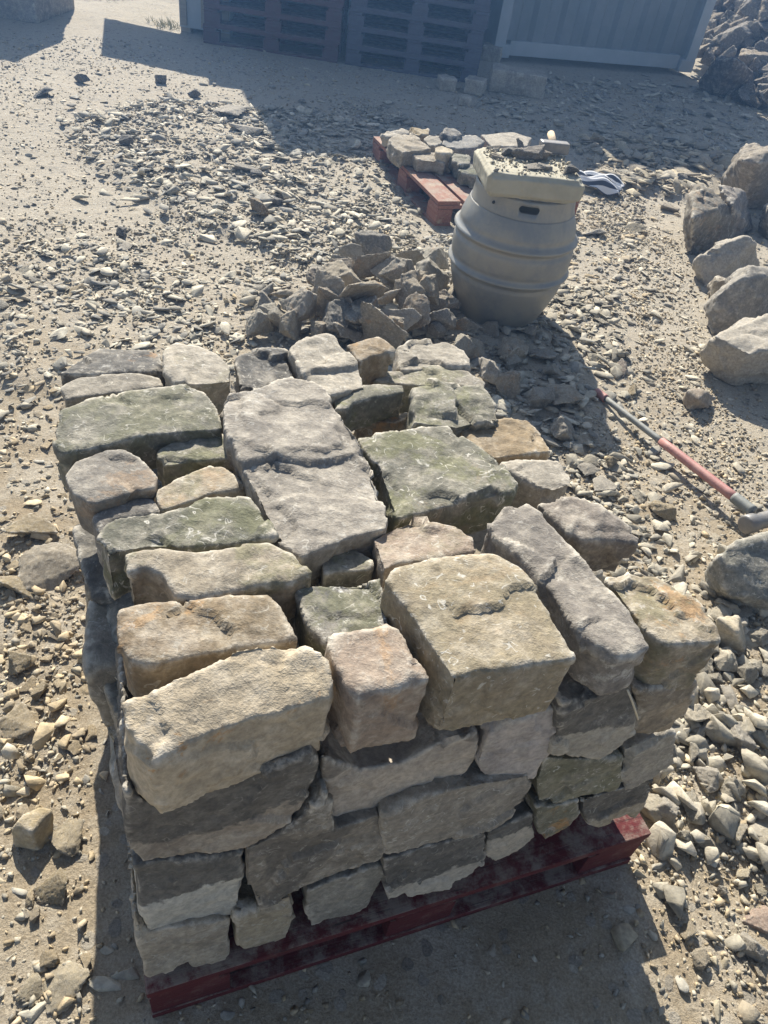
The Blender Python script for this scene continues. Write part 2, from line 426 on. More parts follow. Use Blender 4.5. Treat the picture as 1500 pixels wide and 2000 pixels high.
# ------------------------------------------------------------------ stones
GREY = (0.30, 0.28, 0.245); PALE = (0.42, 0.39, 0.34); CREAM = (0.55, 0.48, 0.36); TAN = (0.36, 0.295, 0.19)
BROWN = (0.26, 0.205, 0.14); GREEN = (0.20, 0.198, 0.165); DGREY = (0.12, 0.12, 0.12); PURPLE = (0.25, 0.225, 0.205)
OCHRE = (0.34, 0.265, 0.17); DGREEN = (0.155, 0.158, 0.13); PINK = (0.35, 0.285, 0.235); WARM = (0.34, 0.30, 0.24)
def look(o, col, ochre=0.0, moss=0.0, skin=0.0, scars=0.6, lichen=0.15, splitz=0.0):
    o['splitz'] = float(splitz)
    o.color = (col[0] * 1.02, col[1], col[2] * .95, 1)
    o['ochre'] = float(ochre); o['moss'] = float(moss); o['skin'] = float(skin); o['scars'] = float(scars); o['lichen'] = float(lichen)
seed = [0]
def cut_ledge(me, p0, p1, zt, drop):
    """lower the part of the top nearer than a line, leaving a broken step"""
    a_, b_ = at(p0, zt), at(p1, zt); d = (b_ - a_).normalized(); zm = max(v.co.z for v in me.vertices)
    for v in me.vertices:
        if v.co.z < zm - .06: continue
        q = v.co - a_; sd_ = d.x * q.y - d.y * q.x + .03 * noise.noise(v.co * 14)
        if sd_ < 0: v.co.z -= drop * min(1, -sd_ / .006) * max(.35, 1 + sd_ * 2.2)
    me.update()
def finish_stone(me, label, lk, group=None, ledge=None, vs=0.0053, sm=1, amp=1.0, name='sandstone_block', cat='stone'):
    seed[0] += 1
    me = vox(me, vs, sm)
    if ledge: cut_ledge(me, *ledge)
    roughen(me, seed[0], 0.010 * amp, 0.0055 * amp, 0.0022 * amp)
    o = link(name, me, STONE); recentre(o)
    look(o, **lk); tag(o, label, cat, group); return o
PG = 'sandstone blocks stacked on the red pallet'

def top_stone(px, z, bot, label, lk, tilt=(0, 0), taper=0.985, z_bot=None, **kw):
    """a block whose top face is outlined in the photo; z: height of its top, tilt: rise per metre towards +x, +y"""
    z += .04
    if z_bot is not None: z_bot += .03
    n = Vector((-tilt[0], -tilt[1], 1))
    mid = sum((at(p, z) for p in px), Vector()) / len(px)
    top = [on_plane(p, mid, n) for p in px]
    if z_bot is None:
        fx, fy = bot
        xy = min(top, key=lambda v: (proj(v)[0] - fx) ** 2 * 3 + (proj(v)[1] - fy) ** 2)
        z_bot = z_under(xy, fy)
        z_bot = min(max(z_bot - .012, z - 0.26), z - 0.08)
    c = sum(top, Vector()) / len(top)
    b = [Vector((c.x + (p.x - c.x) * taper, c.y + (p.y - c.y) * taper, z_bot)) for p in top]
    return finish_stone(prism(top, b), label, lk, PG, **kw)
def face_stone(px, out, depth, label, lk, taper=0.9, rise=0.0, **kw):
    lk = dict(lk); lk['col'] = tuple(min(.6, q * 1.3) for q in lk['col'])  # colour raised to stand in for fill light on the shaded front
    """a block of the front side; px outlines its front face, out: how far it stands out of the pallet's front"""
    o = PL - Nv * (out - .025); depth -= .04; rise -= .03
    f = [on_plane(p, o, Nv) for p in px]
    c = sum(f, Vector()) / len(f)
    bk = [c + (p - c) * taper + Nv * depth + Vector((0, 0, rise)) for p in f]
    return finish_stone(prism(f, bk), label, lk, PG, **kw)

def L(col, **kw): return dict(col=col, **kw)
# --- top layer, back row to front row
top_stone([(112,729),(140,708),(197,682),(267,679),(313,690),(320,728),(250,728),(170,732)], .76, (170,760), 'dark grey stone with an orange scar at the back left corner of the pile', L(DGREY, ochre=.5, lichen=.3, skin=.2), tilt=(0,-.1))
top_stone([(114,752),(150,731),(197,727),(257,725),(313,734),(320,752),(267,762),(197,768),(126,778)], .77, (150,800), 'long pale grey stone in front of the dark stone at the back left corner', L(GREY, scars=.8, lichen=.3))
top_stone([(321,684),(341,672),(383,676),(425,689),(453,710),(457,742),(416,748),(345,749),(326,728)], .79, (420,790), 'cream stone with a green tinge and a reddish split left side in the back row', L(PALE, moss=.35, scars=1, lichen=.3))
top_stone([(458,692),(490,683),(528,680),(556,684),(582,728),(547,745),(500,757),(462,748)], .76, (500,790), 'rough blackish stone in the back row between two pale ones', L(DGREY, lichen=.5), amp=1.6)
top_stone([(561,680),(575,668),(598,654),(654,652),(668,673),(701,701),(719,747),(640,768),(595,733)], .78, (640,790), 'pale grey two-step stone in the back row beside the brown one', L(PALE, scars=.8, lichen=.3), amp=1.4, ledge=((590, 728), (705, 703), .82, .009))
top_stone([(677,672),(700,664),(740,655),(768,680),(765,690),(729,692),(703,706)], .78, (735,750), 'small brown block with a dark front in the back row', L(BROWN, ochre=.6, scars=.3))
top_stone([(776,676),(802,666),(872,666),(905,688),(916,720),(853,714),(809,722),(782,724)], .72, (890,750), 'blue grey stone with a groove in the back row, rightmost', L(GREY, lichen=.4), amp=1.5)
top_stone([(729,745),(754,725),(809,717),(853,712),(912,722),(951,745),(945,758),(901,754),(820,752)], .72, (900,775), 'long low greenish stone lying behind the two green blocks', L(GREY, moss=.6, lichen=.3))
top_stone([(646,764),(680,757),(727,748),(793,744),(796,764),(732,776),(690,786),(676,800),(655,800)], .76, (735,830), 'mossy green stone with a shaded face above the notch stone', L(GREEN, moss=.9, ochre=.2))
top_stone([(697,796),(737,791),(760,804),(802,815),(776,827),(723,822),(699,817)], .70, (730,850), 'small ochre and grey stone sitting in the notch between green stones', L(BROWN, ochre=.7, lichen=.5), amp=1.3)
top_stone([(804,757),(830,749),(863,747),(942,752),(970,783),(989,818),(942,824),(895,834),(850,828),(805,822)], .76, (890,850), 'green weathered stone with deep furrows at the right of the back rows', L(GREEN, moss=.7, lichen=.4), amp=1.7)
top_stone([(106,843),(117,803),(173,782),(267,763),(369,755),(402,766),(425,794),(437,838),(360,843),(300,848),(267,852),(197,873),(122,886),(108,870)], .82, (300,893), 'large dark green grey slab with a shaded front at the back left', L((0.18,0.18,0.155), moss=.4, scars=.7, lichen=.1), amp=.7)
top_stone([(430,782),(449,766),(491,760),(537,743),(593,736),(635,757),(654,794),(701,845),(747,939),(759,1027),(730,1034),(701,1040),(640,1062),(589,1085),(547,1060),(514,995),(472,901),(439,836)], .84, (600,1100), 'very large flat pale grey slab in the middle of the pile', L((0.30,0.28,0.255), scars=.5, lichen=.35), amp=1.1, vs=.0055, ledge=((440, 905), (715, 884), .88, .009))
top_stone([(306,880),(341,855),(385,842),(430,835),(453,869),(474,893),(416,897),(360,904),(313,908)], .80, (380,925), 'small green stone in front of the dark green slab', L(GREEN, moss=.7, scars=.5, lichen=.2))
top_stone([(318,932),(350,912),(385,905),(410,908),(380,930),(330,945)], .74, (340,955), 'thin wedge of grey stone between the small green stone and the tan one', L(WARM, lichen=.4))
top_stone([(122,925),(145,897),(197,878),(243,877),(285,900),(309,930),(305,952),(262,960),(215,975),(178,985),(140,962)], .82, (170,1050), 'rounded dark grey boulder-like stone on the left edge of the pile', L((0.20,0.19,0.178), ochre=.25, scars=.2, lichen=.05), sm=4, amp=.42, taper=.9)
top_stone([(299,958),(341,934),(407,907),(439,907),(484,946),(450,958),(407,964),(360,983),(315,996),(303,975)], .81, (380,1003), 'tan stone with green left end beside the central slab', L(WARM, moss=.5, scars=.5, ochre=.25))
top_stone([(180,1011),(220,988),(267,973),(299,980),(311,1003),(260,1008),(220,1016),(197,1045)], .80, (190,1110), 'grey stone end poking out behind the long dark green stone', L((0.22,0.21,0.2), lichen=.3))
top_stone([(192,1050),(205,1024),(230,1012),(276,1001),(360,999),(425,976),(481,974),(500,990),(535,1052),(444,1065),(360,1070),(290,1068),(243,1076),(205,1088)], .84, (215,1165), 'long dark green stone with white scars and a deep hollow', L(DGREEN, moss=.55, scars=1.0, lichen=.3), amp=1.5)
top_stone([(243,1080),(313,1064),(369,1078),(467,1070),(523,1060),(570,1079),(610,1116),(572,1138),(481,1147),(385,1168),(343,1163),(320,1125),(281,1106),(250,1120)], .85, (400,1180), 'long tan stone with a green right end and a broken left facet', L(WARM, moss=.55, ochre=.2, scars=.5), amp=1.1)
top_stone([(225,1190),(290,1172),(411,1164),(523,1159),(547,1179),(566,1215),(585,1249),(477,1263),(360,1284),(304,1298),(254,1290),(229,1254)], .85, (260,1370), 'brown speckled block with an ochre front behind the front left cream stone', L((0.23,0.18,0.125), ochre=.55, scars=.4, lichen=.3, moss=.1))
top_stone([(233,1372),(262,1355),(300,1345),(360,1318),(420,1290),(470,1262),(540,1254),(603,1260),(640,1292),(652,1335),(650,1362),(560,1390),(500,1402),(400,1436),(330,1474),(300,1482),(268,1452),(240,1420)], .86, (330,1560), 'big cream block with orange stains at the front left corner of the top layer', L((0.56,0.48,0.36), ochre=1.0, scars=.1, lichen=.1), tilt=(-.1,.22), amp=1.0, z_bot=.735)
top_stone([(626,1090),(649,1061),(682,1066),(712,1080),(731,1097),(729,1113),(663,1116),(631,1124)], .81, (690,1143), 'small stone with green lichen wedged beside the central slab', L((0.2,0.19,0.15), moss=.7, lichen=.5))
top_stone([(579,1152),(617,1143),(680,1137),(743,1128),(757,1180),(768,1222),(720,1242),(640,1258),(604,1222)], .83, (650,1290), 'blackish block with white and yellow lichen in the third row', L(DGREY, moss=.6, lichen=.9), amp=1.4)
top_stone([(640,1256),(654,1240),(720,1230),(775,1224),(791,1245),(803,1273),(822,1295),(841,1326),(780,1341),(729,1350),(703,1364),(677,1335),(649,1287)], .86, (710,1470), 'pinkish brown block with ochre cracked front in the middle of the front edge', L(PINK, ochre=.4, scars=.3, lichen=.2))
top_stone([(725,1050),(755,1030),(797,1013),(835,1020),(881,1025),(923,1049),(928,1077),(881,1088),(825,1097),(779,1099),(748,1114)], .83, (740,1150), 'rounded pinkish grey stone right of the central slab', L(PINK, moss=.35, lichen=.4), amp=1.5, sm=4)
top_stone([(697,856),(730,850),(779,843),(821,829),(877,828),(897,848),(935,875),(975,904),(1007,944),(1003,960),(956,972),(881,987),(775,1013),(760,982),(751,951),(732,904)], .82, (850,1045), 'large green slab with white worm-like scars right of the centre', L(GREEN, moss=.75, scars=1.0, ochre=.15), vs=.0058)
top_stone([(895,840),(920,830),(956,822),(1031,818),(1059,848),(1080,881),(1021,888),(965,894),(921,866)], .74, (1060,902), 'warm tan block on the right edge behind the grey one', L(OCHRE, scars=.1, lichen=.05, ochre=.2))
top_stone([(975,903),(1010,900),(1040,899),(1091,897),(1119,923),(1121,945),(1080,958),(1050,948),(1007,930)], .74, (1100,978), 'pale grey stone with a chipped shaded face on the right edge', L(PALE, lichen=.3, scars=.6), amp=1.4)
top_stone([(1046,978),(1085,973),(1124,976),(1180,1002),(1250,1050),(1246,1062),(1185,1052),(1140,1056),(1110,1040)], .77, (1225,1118), 'purplish grey stone with a big dark broken face at the right edge', L(PURPLE, scars=.3, lichen=.2), amp=1.7, taper=.85)
top_stone([(955,1015),(985,985),(1030,974),(1052,990),(1095,1038),(1150,1100),(1195,1148),(1240,1210),(1270,1262),(1250,1276),(1212,1284),(1165,1258),(1125,1222),(1080,1160),(1042,1112),(1010,1080),(970,1050)], .85, (1180,1350), 'long purplish grey stone lying diagonally with a whitish left flank', L((0.27,0.25,0.23), scars=.5, lichen=.6), amp=1.3)
top_stone([(1177,1124),(1230,1121),(1283,1123),(1317,1143),(1370,1180),(1390,1212),(1407,1243),(1400,1254),(1350,1256),(1300,1259),(1270,1237),(1233,1193),(1203,1155)], .81, (1370,1335), 'orange and green stained stone at the front right corner of the top layer', L((0.35,0.30,0.22), ochre=.6, moss=.45, scars=.5, lichen=.4), amp=1.5)
top_stone([(750,1132),(770,1106),(826,1092),(890,1087),(963,1083),(1014,1109),(1054,1161),(1095,1222),(1131,1283),(1064,1294),(993,1304),(927,1315),(888,1328),(862,1290),(830,1245),(806,1202)], .88, (880,1432), 'largest tan slab with scratched flat top and olive front at the front edge', L((0.32,0.275,0.20), scars=1.0, moss=.12, ochre=.15, lichen=.05), amp=.75, vs=.0058)

# --- front side, third course
face_stone([(243,1545),(289,1572),(380,1548),(480,1519),(615,1468),(628,1495),(620,1530),(587,1589),(527,1635),(475,1661),(363,1673),(275,1690),(251,1663),(244,1617)], .015, .28, 'wide dark stone with rounded right end under the cream corner block', L((0.25,0.22,0.185), splitz=.11, lichen=.3, scars=.3))  # dark upper band is overhang shade put into the colour
face_stone([(628,1478),(700,1505),(790,1490),(880,1440),(930,1428),(932,1480),(900,1530),(800,1570),(720,1600),(655,1618),(640,1570)], .0, .28, 'pale pinkish stone with a brown patch under the middle front blocks', L((0.42,0.375,0.325), skin=.6, scars=.1, lichen=.1))
face_stone([(1090,1383),(1088,1440),(1058,1500),(1045,1523),(960,1531),(935,1512),(932,1490),(958,1432),(1000,1404),(1040,1392)], .01, .25, 'pale lilac grey stone with rounded lower end under the largest tan slab', L((0.40,0.37,0.36), skin=.2, scars=.0, lichen=.1))
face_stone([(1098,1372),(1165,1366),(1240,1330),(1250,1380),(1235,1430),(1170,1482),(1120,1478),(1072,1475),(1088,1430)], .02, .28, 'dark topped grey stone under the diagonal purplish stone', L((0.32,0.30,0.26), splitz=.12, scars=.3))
face_stone([(1245,1348),(1300,1340),(1362,1330),(1352,1370),(1313,1430),(1275,1440),(1238,1430),(1250,1388)], .02, .28, 'tan grey stone under the orange stained corner stone', L((0.34,0.28,0.20), skin=.5, scars=.3))
# --- second course
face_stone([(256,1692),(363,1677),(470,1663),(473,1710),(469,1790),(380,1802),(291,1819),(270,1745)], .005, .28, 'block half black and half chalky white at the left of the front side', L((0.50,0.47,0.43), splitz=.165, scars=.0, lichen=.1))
face_stone([(479,1665),(545,1630),(592,1592),(640,1545),(657,1620),(746,1593),(755,1645),(746,1677),(667,1710),(573,1747),(508,1778),(478,1724)], .02, .26, 'large dark wedge shaped stone with a tan left edge low in the front side', L((0.21,0.19,0.16), skin=.7, lichen=.35, scars=.5))
face_stone([(748,1592),(821,1557),(933,1534),(1043,1517),(1045,1540),(1000,1600),(952,1622),(840,1650),(752,1669),(749,1627)], .02, .28, 'long brownish grey stone in the middle of the front side with white flecks', L((0.24,0.22,0.19), lichen=.45, scars=.9))
face_stone([(1047,1532),(1064,1480),(1140,1484),(1213,1478),(1218,1520),(1204,1539),(1134,1560),(1090,1572),(1050,1572)], .01, .28, 'mottled green brown stone low on the right of the front side', L((0.21,0.20,0.15), moss=.4, lichen=.45, scars=.9))
face_stone([(1220,1468),(1270,1444),(1318,1428),(1321,1492),(1274,1523),(1222,1548),(1213,1510)], .01, .28, 'grey stone ending the second course at the right corner', L((0.33,0.31,0.27), scars=.5, skin=.2))
# --- bottom course
face_stone([(261,1789),(289,1821),(370,1806),(447,1796),(449,1864),(424,1887),(391,1901),(363,1880),(326,1905),(286,1906),(270,1859)], .01, .28, 'stone with a notched lower edge at the bottom left on the pallet', L((0.33,0.30,0.25), skin=.3, lichen=.2))
face_stone([(464,1782),(520,1768),(573,1754),(575,1803),(559,1848),(480,1856),(464,1848),(461,1803)], .01, .24, 'small dark and tan stone in the bottom course, second from the left', L((0.32,0.28,0.21), skin=.4))
face_stone([(597,1743),(670,1715),(748,1688),(751,1712),(713,1771),(685,1785),(634,1794),(606,1807),(595,1780)], .0, .26, 'slanting grey stone in the bottom course, third from the left', L((0.27,0.255,0.22), scars=.4, skin=.2))
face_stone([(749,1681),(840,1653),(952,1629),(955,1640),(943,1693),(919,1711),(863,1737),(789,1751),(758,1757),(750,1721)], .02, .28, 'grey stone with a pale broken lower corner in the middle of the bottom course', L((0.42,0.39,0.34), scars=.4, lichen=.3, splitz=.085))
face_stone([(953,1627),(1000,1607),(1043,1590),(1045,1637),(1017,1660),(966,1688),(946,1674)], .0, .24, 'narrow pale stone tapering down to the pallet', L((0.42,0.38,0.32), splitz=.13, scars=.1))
face_stone([(1047,1578),(1090,1574),(1132,1563),(1134,1585),(1115,1613),(1066,1641),(1050,1629)], .01, .24, 'small dark stone with an orange corner near the right end of the bottom course', L((0.19,0.18,0.14), ochre=1.0, lichen=.4, moss=.3))
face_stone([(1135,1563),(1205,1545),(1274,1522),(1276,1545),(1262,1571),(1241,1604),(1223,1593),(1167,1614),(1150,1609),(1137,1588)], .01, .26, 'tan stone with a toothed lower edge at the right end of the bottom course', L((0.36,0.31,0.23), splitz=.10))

# --- left flank, seen past the top stones, and the stones that carry the top layer
top_stone([(163,1180),(180,1168),(200,1178),(214,1200),(212,1238),(190,1256),(170,1232)], .58, None, 'pale sunlit stone jutting from the left flank of the pile', L((0.33,0.33,0.31), scars=.3), z_bot=.40)
top_stone([(146,1030),(190,1012),(215,1090),(222,1165),(180,1168),(158,1110)], .62, None, 'dark grey stone low on the left flank below the rounded one', L((0.17,0.165,0.155), lichen=.2), z_bot=.45)
top_stone([(170,1262),(225,1280),(245,1340),(240,1400),(222,1390),(205,1330)], .56, None, 'thin slab edge showing on the left flank above the ground shadow', L((0.3,0.28,0.24)), z_bot=.38)
top_stone([(212,1440),(240,1430),(262,1560),(240,1550),(222,1520)], .56, None, 'brownish stone edge low on the left flank near the front corner', L((0.3,0.26,0.21)), z_bot=.36)
SG = 'stones carrying the top layer from inside the pile'
def core(u0, u1, n0, n1, z0, z1, lab, grp=SG, col=None):
    j = lambda: rnd.uniform(-.015, .015)
    g = 0.012
    t = [pile(u0+g+j(), n0+g+j(), z1+j()*.4), pile(u1-g+j(), n0+g+j(), z1+j()*.4), pile(u1-g+j(), n1-g+j(), z1+j()*.4), pile(u0+g+j(), n1-g+j(), z1+j()*.4)]
    b = [pile(u0+g+j(), n0+g+j(), z0), pile(u1-g+j(), n0+g+j(), z0), pile(u1-g+j(), n1-g+j(), z0), pile(u0+g+j(), n1-g+j(), z0)]
    o = finish_stone(prism(t, b), lab, L(col or rnd.choice([GREY, WARM, BROWN, GREEN, DGREY]), lichen=.3, skin=.2, moss=.2), grp, vs=.014, sm=2)
    return o
nm_ = lambda z_, n_: ({.15: 'lowest', .325: 'middle', .485: 'upper'}[z_], 'nearest the front' if n_ < .4 else ('at the back' if n_ > .6 else 'midway'))
for (z0, z1) in ((.15, .32), (.325, .48), (.485, .64)):
    sh = rnd.uniform(-.04, .04)
    for (n0, n1) in ((.30, .50 + sh), (.50 + sh, .71), (.71, .90)):
        core(-.02, .29 + sh, n0, n1, z0, z1, '%s stone on the left flank, %s course, %s' % (('weathered',) + nm_(z0, n0)))
        core(.29 + sh, .62, n0, n1, z0, z1, '%s stone inside the pile, %s course, %s' % (('hidden',) + nm_(z0, n0)))
        core(.62, {.15: 1.035, .325: .99, .485: .93}[z0], n0, n1, z0, z1, '%s stone on the right flank, %s course, %s' % (('weathered',) + nm_(z0, n0)))
# supports reaching up to the undersides of the top layer
for (u0, u1, n0, n1, z1) in ((.0, .3, .30, .58, .66), (.31, .62, .30, .58, .67), (.63, .93, .30, .58, .65), (.0, .3, .59, .86, .63), (.31, .62, .59, .86, .64), (.63, .9, .59, .84, .6)):
    core(u0, u1, n0, n1, .62, z1 - .0, 'flat stone bedded under the top layer, %s and %s' % ('left' if u0 < .1 else 'middle' if u0 < .5 else 'right', 'nearer the front' if n0 < .5 else 'nearer the back'))

# ------------------------------------------------------------------ pallets
def pallet(loc, u, v, length, width, mat, label, group=None, deck=6, height=.144, name='wooden_pallet', cat='pallet'):
    """u: unit direction of the top boards, v: across; origin at one ground corner"""
    rz = math.atan2(u.y, u.x)
    root = empty(name, loc, rz); tag(root, label, cat, group)
    sgn = 1 if (u.x * v.y - u.y * v.x) > 0 else -1
    def part(nm, cx, cy, cz, sx, sy, sz):
        bm = bmesh.new(); box_bm(bm, (0, 0, 0), (sx, sy, sz), bevel=.0025)
        jit = rnd.uniform(-.002, .002)
        o = link(nm, mesh(nm, bm), mat, root); o.location = (cx + jit, sgn * (cy + jit), cz)
        o.rotation_euler = (0, 0, rnd.uniform(-.004, .004)); return o
    bh = height - .022 * 2 - .02
    bw = .10
    for y in (bw / 2, width / 2, width - bw / 2):
        part('bottom_board', length / 2, y, .010, length, bw - .002, .020)
        for x in (.07, length / 2, length - .07):
            part('block', x, y, .0205 + bh / 2, .14, bw - .006, bh)
    for x in (.06, length / 2, length - .06):
        part('cross_board', x, width / 2, .0215 + bh + .011, .118, width, .021)
    dw = (width - .02 * (deck - 1)) / deck
    for k in range(deck):
        part('deck_board', length / 2, dw / 2 + k * (dw + .02), .0445 + bh + .011, length, dw, .021)
    return root
pallet(PL.copy(), U, Nv, 1.0 * (PR - PL).length, .96, RED, 'red pallet under the big stone pile, its front edge in deep shade', 'pallets loaded with stone')

FL = at((724, 312)); FN = at((848, 444)); FU = (FL - FN).normalized(); FV = Vector((-FU.y, FU.x, 0))
if FV.x < 0: FV = -FV
far_len = (FL - FN).length
pallet(FN.copy(), FU, FV, far_len, .93, RED_FADED, 'faded red pallet with a bare near corner standing behind the keg', 'pallets loaded with stone')

# stones on the far pallet (photo outline of top, top height, bottom height)
FG = 'stones laid on the far pallet'
def far_stone(px, z, zb, label, lk, **kw):
    z -= .015; top = [at(p, z) for p in px]; c = sum(top, Vector()) / len(top)
    b = [Vector((c.x + (p.x - c.x) * .95, c.y + (p.y - c.y) * .95, zb)) for p in top]
    kw.setdefault('amp', 1.7)
    return finish_stone(prism(top, b), label, lk, FG, vs=.010, **kw)
far_stone([(744,262),(752,256),(790,251),(806,262),(780,262),(760,270)], .23, .15, 'flat pale stone at the far left end of the far pallet', L(PALE))
far_stone([(758,272),(778,260),(806,261),(828,275),(842,291),(822,293),(801,293),(786,296),(770,288)], .26, .15, 'thick rounded grey stone with vertical streaks on the far pallet', L(WARM, lichen=.3))
far_stone([(801,296),(815,293),(850,297),(860,306),(872,320),(850,315),(815,312)], .235, .15, 'grey block with a broad dark face nearest the bare pallet corner', L(WARM, scars=.3), amp=1.0)
far_stone([(826,268),(838,262),(856,264),(866,276),(852,284),(838,284)], .27, .15, 'small dark stone behind the grey block on the far pallet', L(GREY))
far_stone([(847,286),(862,283),(885,290),(888,298),(866,300),(852,296)], .28, .15, 'white topped little stone between grey ones on the far pallet', L(CREAM))
far_stone([(881,300),(905,297),(922,304),(920,318),(895,322),(884,312)], .26, .15, 'blocky greenish stone left of the concrete slab on the far pallet', L(GREEN, moss=.4))
far_stone([(893,322),(918,318),(935,328),(938,345),(905,338),(894,330)], .24, .15, 'dark greenish stone tucked behind the shoulder of the keg', L(DGREEN, moss=.4))
far_stone([(868,268),(930,262),(948,275),(930,288),(885,290),(862,280)], .25, .15, 'wide thin bluish slab in the middle of the far pallet', L((0.25,0.25,0.25)), amp=.6)
far_stone([(796,250),(816,246),(840,252),(838,262),(812,262)], .26, .15, 'tan stone in the far row of the far pallet', L(TAN))
far_stone([(868,250),(890,252),(905,262),(880,268),(862,262)], .27, .15, 'dark upright stone in the far row of the far pallet', L(DGREY))
far_stone([(940,262),(1000,258),(1040,268),(1030,285),(960,285)], .24, .15, 'broad pale slab behind the concrete slab on the far pallet', L(PALE, scars=.4), amp=.6)

# ------------------------------------------------------------------ keg
def lathe(name, prof, seg=72, close=True):
    bm = bmesh.new(); rings = []
    for z, r in prof:
        rings.append([bm.verts.new((r * math.cos(2*math.pi*i/seg), r * math.sin(2*math.pi*i/seg), z)) for i in range(seg)])
    for a_, b_ in zip(rings, rings[1:]):
        for i in range(seg): bm.faces.new((a_[i], a_[(i+1) % seg], b_[(i+1) % seg], b_[i]))
    if close:
        bm.faces.new(rings[0][::-1]); bm.faces.new(rings[-1])
    bmesh.ops.recalc_face_normals(bm, faces=bm.faces)
    return mesh(name, bm, True)
KX, KY = .362, 3.395
keg = empty('metal_keg', (KX, KY, -.01)); tag(keg, 'dusty grey barrel shaped metal keg with two rolling ribs standing among the rubble', 'keg')
def kr(z):
    pts = [(0, .178), (.05, .196), (.12, .226), (.20, .252), (.28, .267), (.36, .270), (.43, .263), (.49, .246), (.545, .222)]
    for (a0, r0), (a1, r1) in zip(pts, pts[1:]):
        if z <= a1:
            k = (z - a0) / (a1 - a0); return r0 + (r1 - r0) * k
    return pts[-1][1]
prof = []
z = 0.0
while z <= .5341:
    r = (kr(max(z - .015, 0)) + kr(z) * 2 + kr(min(z + .015, .545))) / 4
    for zc in (.268, .418):
        r += .013 * math.exp(-((z - zc) / .011) ** 2) - .006 * math.exp(-((z - zc + .024) / .012) ** 2) - .004 * math.exp(-((z - zc - .024) / .012) ** 2)
    prof.append((z, r)); z += .006
prof += [(.538, .190), (.548, .15), (.555, .08)]
body = link('keg_body', lathe('keg_body', prof), KEG, keg)
# top chime: a rolled ring with the hand hole cut through
ringp = [(.528, .2275), (.540, .2235), (.585, .217), (.603, .218), (.611, .215), (.610, .208), (.602, .206), (.540, .2115), (.528, .214)]
bm = bmesh.new(); seg = 96
rings = [[bm.verts.new((r*math.cos(2*math.pi*i/seg), r*math.sin(2*math.pi*i/seg), z)) for i in range(seg)] for z, r in ringp]
for k in range(len(rings)):
    a_, b_ = rings[k], rings[(k+1) % len(rings)]
    for i in range(seg): bm.faces.new((a_[i], a_[(i+1) % seg], b_[(i+1) % seg], b_[i]))
bmesh.ops.recalc_face_normals(bm, faces=bm.faces)
ring = link('chime', mesh('chime', bm, True), KEG)
cut_bm = bmesh.new()
hd = on_plane((1036, 402), (KX, KY - .213, 0), Vector((0, 1, 0)))
ha = math.atan2(hd.y - KY, hd.x - KX)
pts = []
for s_, c_ in ((1, .028), (-1, -.028)):
    for k in range(9):
        t_ = -math.pi/2 + math.pi*k/8
        pts.append((c_ + s_ * .014 * math.cos(t_), s_ * .014 * math.sin(t_)))
hz = .578
fwd = Vector((math.cos(ha), math.sin(ha), 0)); side = Vector((-math.sin(ha), math.cos(ha), 0))
va = [cut_bm.verts.new(fwd*.165 + side*x + Vector((0, 0, hz + y))) for x, y in pts]
vb = [cut_bm.verts.new(fwd*.27 + side*x + Vector((0, 0, hz + y))) for x, y in pts]
cut_bm.faces.new(va); cut_bm.faces.new(vb[::-1])
for i in range(len(va)):
    j = (i+1) % len(va); cut_bm.faces.new((va[j], va[i], vb[i], vb[j]))
bmesh.ops.recalc_face_normals(cut_bm, faces=cut_bm.faces)
cutter = link('tmpcut', mesh('tmpcut', cut_bm), DARK)
bo = ring.modifiers.new('b', 'BOOLEAN'); bo.object = cutter; bo.operation = 'DIFFERENCE'; bo.solver = 'EXACT'
newme = eval_mods(ring); ring.modifiers.clear(); ring.data = newme
if not newme.materials: newme.materials.append(KEG)
bpy.data.objects.remove(cutter); ring.parent = keg
# rivet-like vent hole plug on the left of the chime
bm = bmesh.new(); bmesh.ops.create_cone(bm, cap_ends=True, segments=16, radius1=.007, radius2=.006, depth=.008)
va_ = math.radians(-128)
pl_ = link('plug', mesh('plug', bm), DARK, keg); pl_.location = (.2185*math.cos(va_), .2185*math.sin(va_), .572)
pl_.rotation_euler = (math.pi/2, 0, va_ + math.pi/2)

# concrete slab on the keg
BT, BB = .700, .604
c = [at((925, 281), BT), at((957, 338), BT), at((1150, 358), BT)]
c.append(c[0] + (c[2] - c[1]))
bm = bmesh.new()
for p in c: bm.verts.new((p.x, p.y, BT))
for p in c:
    m_ = sum(c, Vector()) / 4; q_ = m_ + (p - m_) * .97; bm.verts.new((q_.x, q_.y, BB))
bmesh.ops.convex_hull(bm, input=bm.verts)
bmesh.ops.bevel(bm, geom=bm.edges[:], offset=.014, segments=3, affect='EDGES')
bmesh.ops.triangulate(bm, faces=bm.faces)
me = vox(mesh('slab', bm), .006, 2); roughen(me, 91, .004, .0018, .0012)
o = link('concrete_slab', me, BLOCK); recentre(o)
tag(o, 'thick pale yellowish concrete slab laid on top of the keg', 'slab')

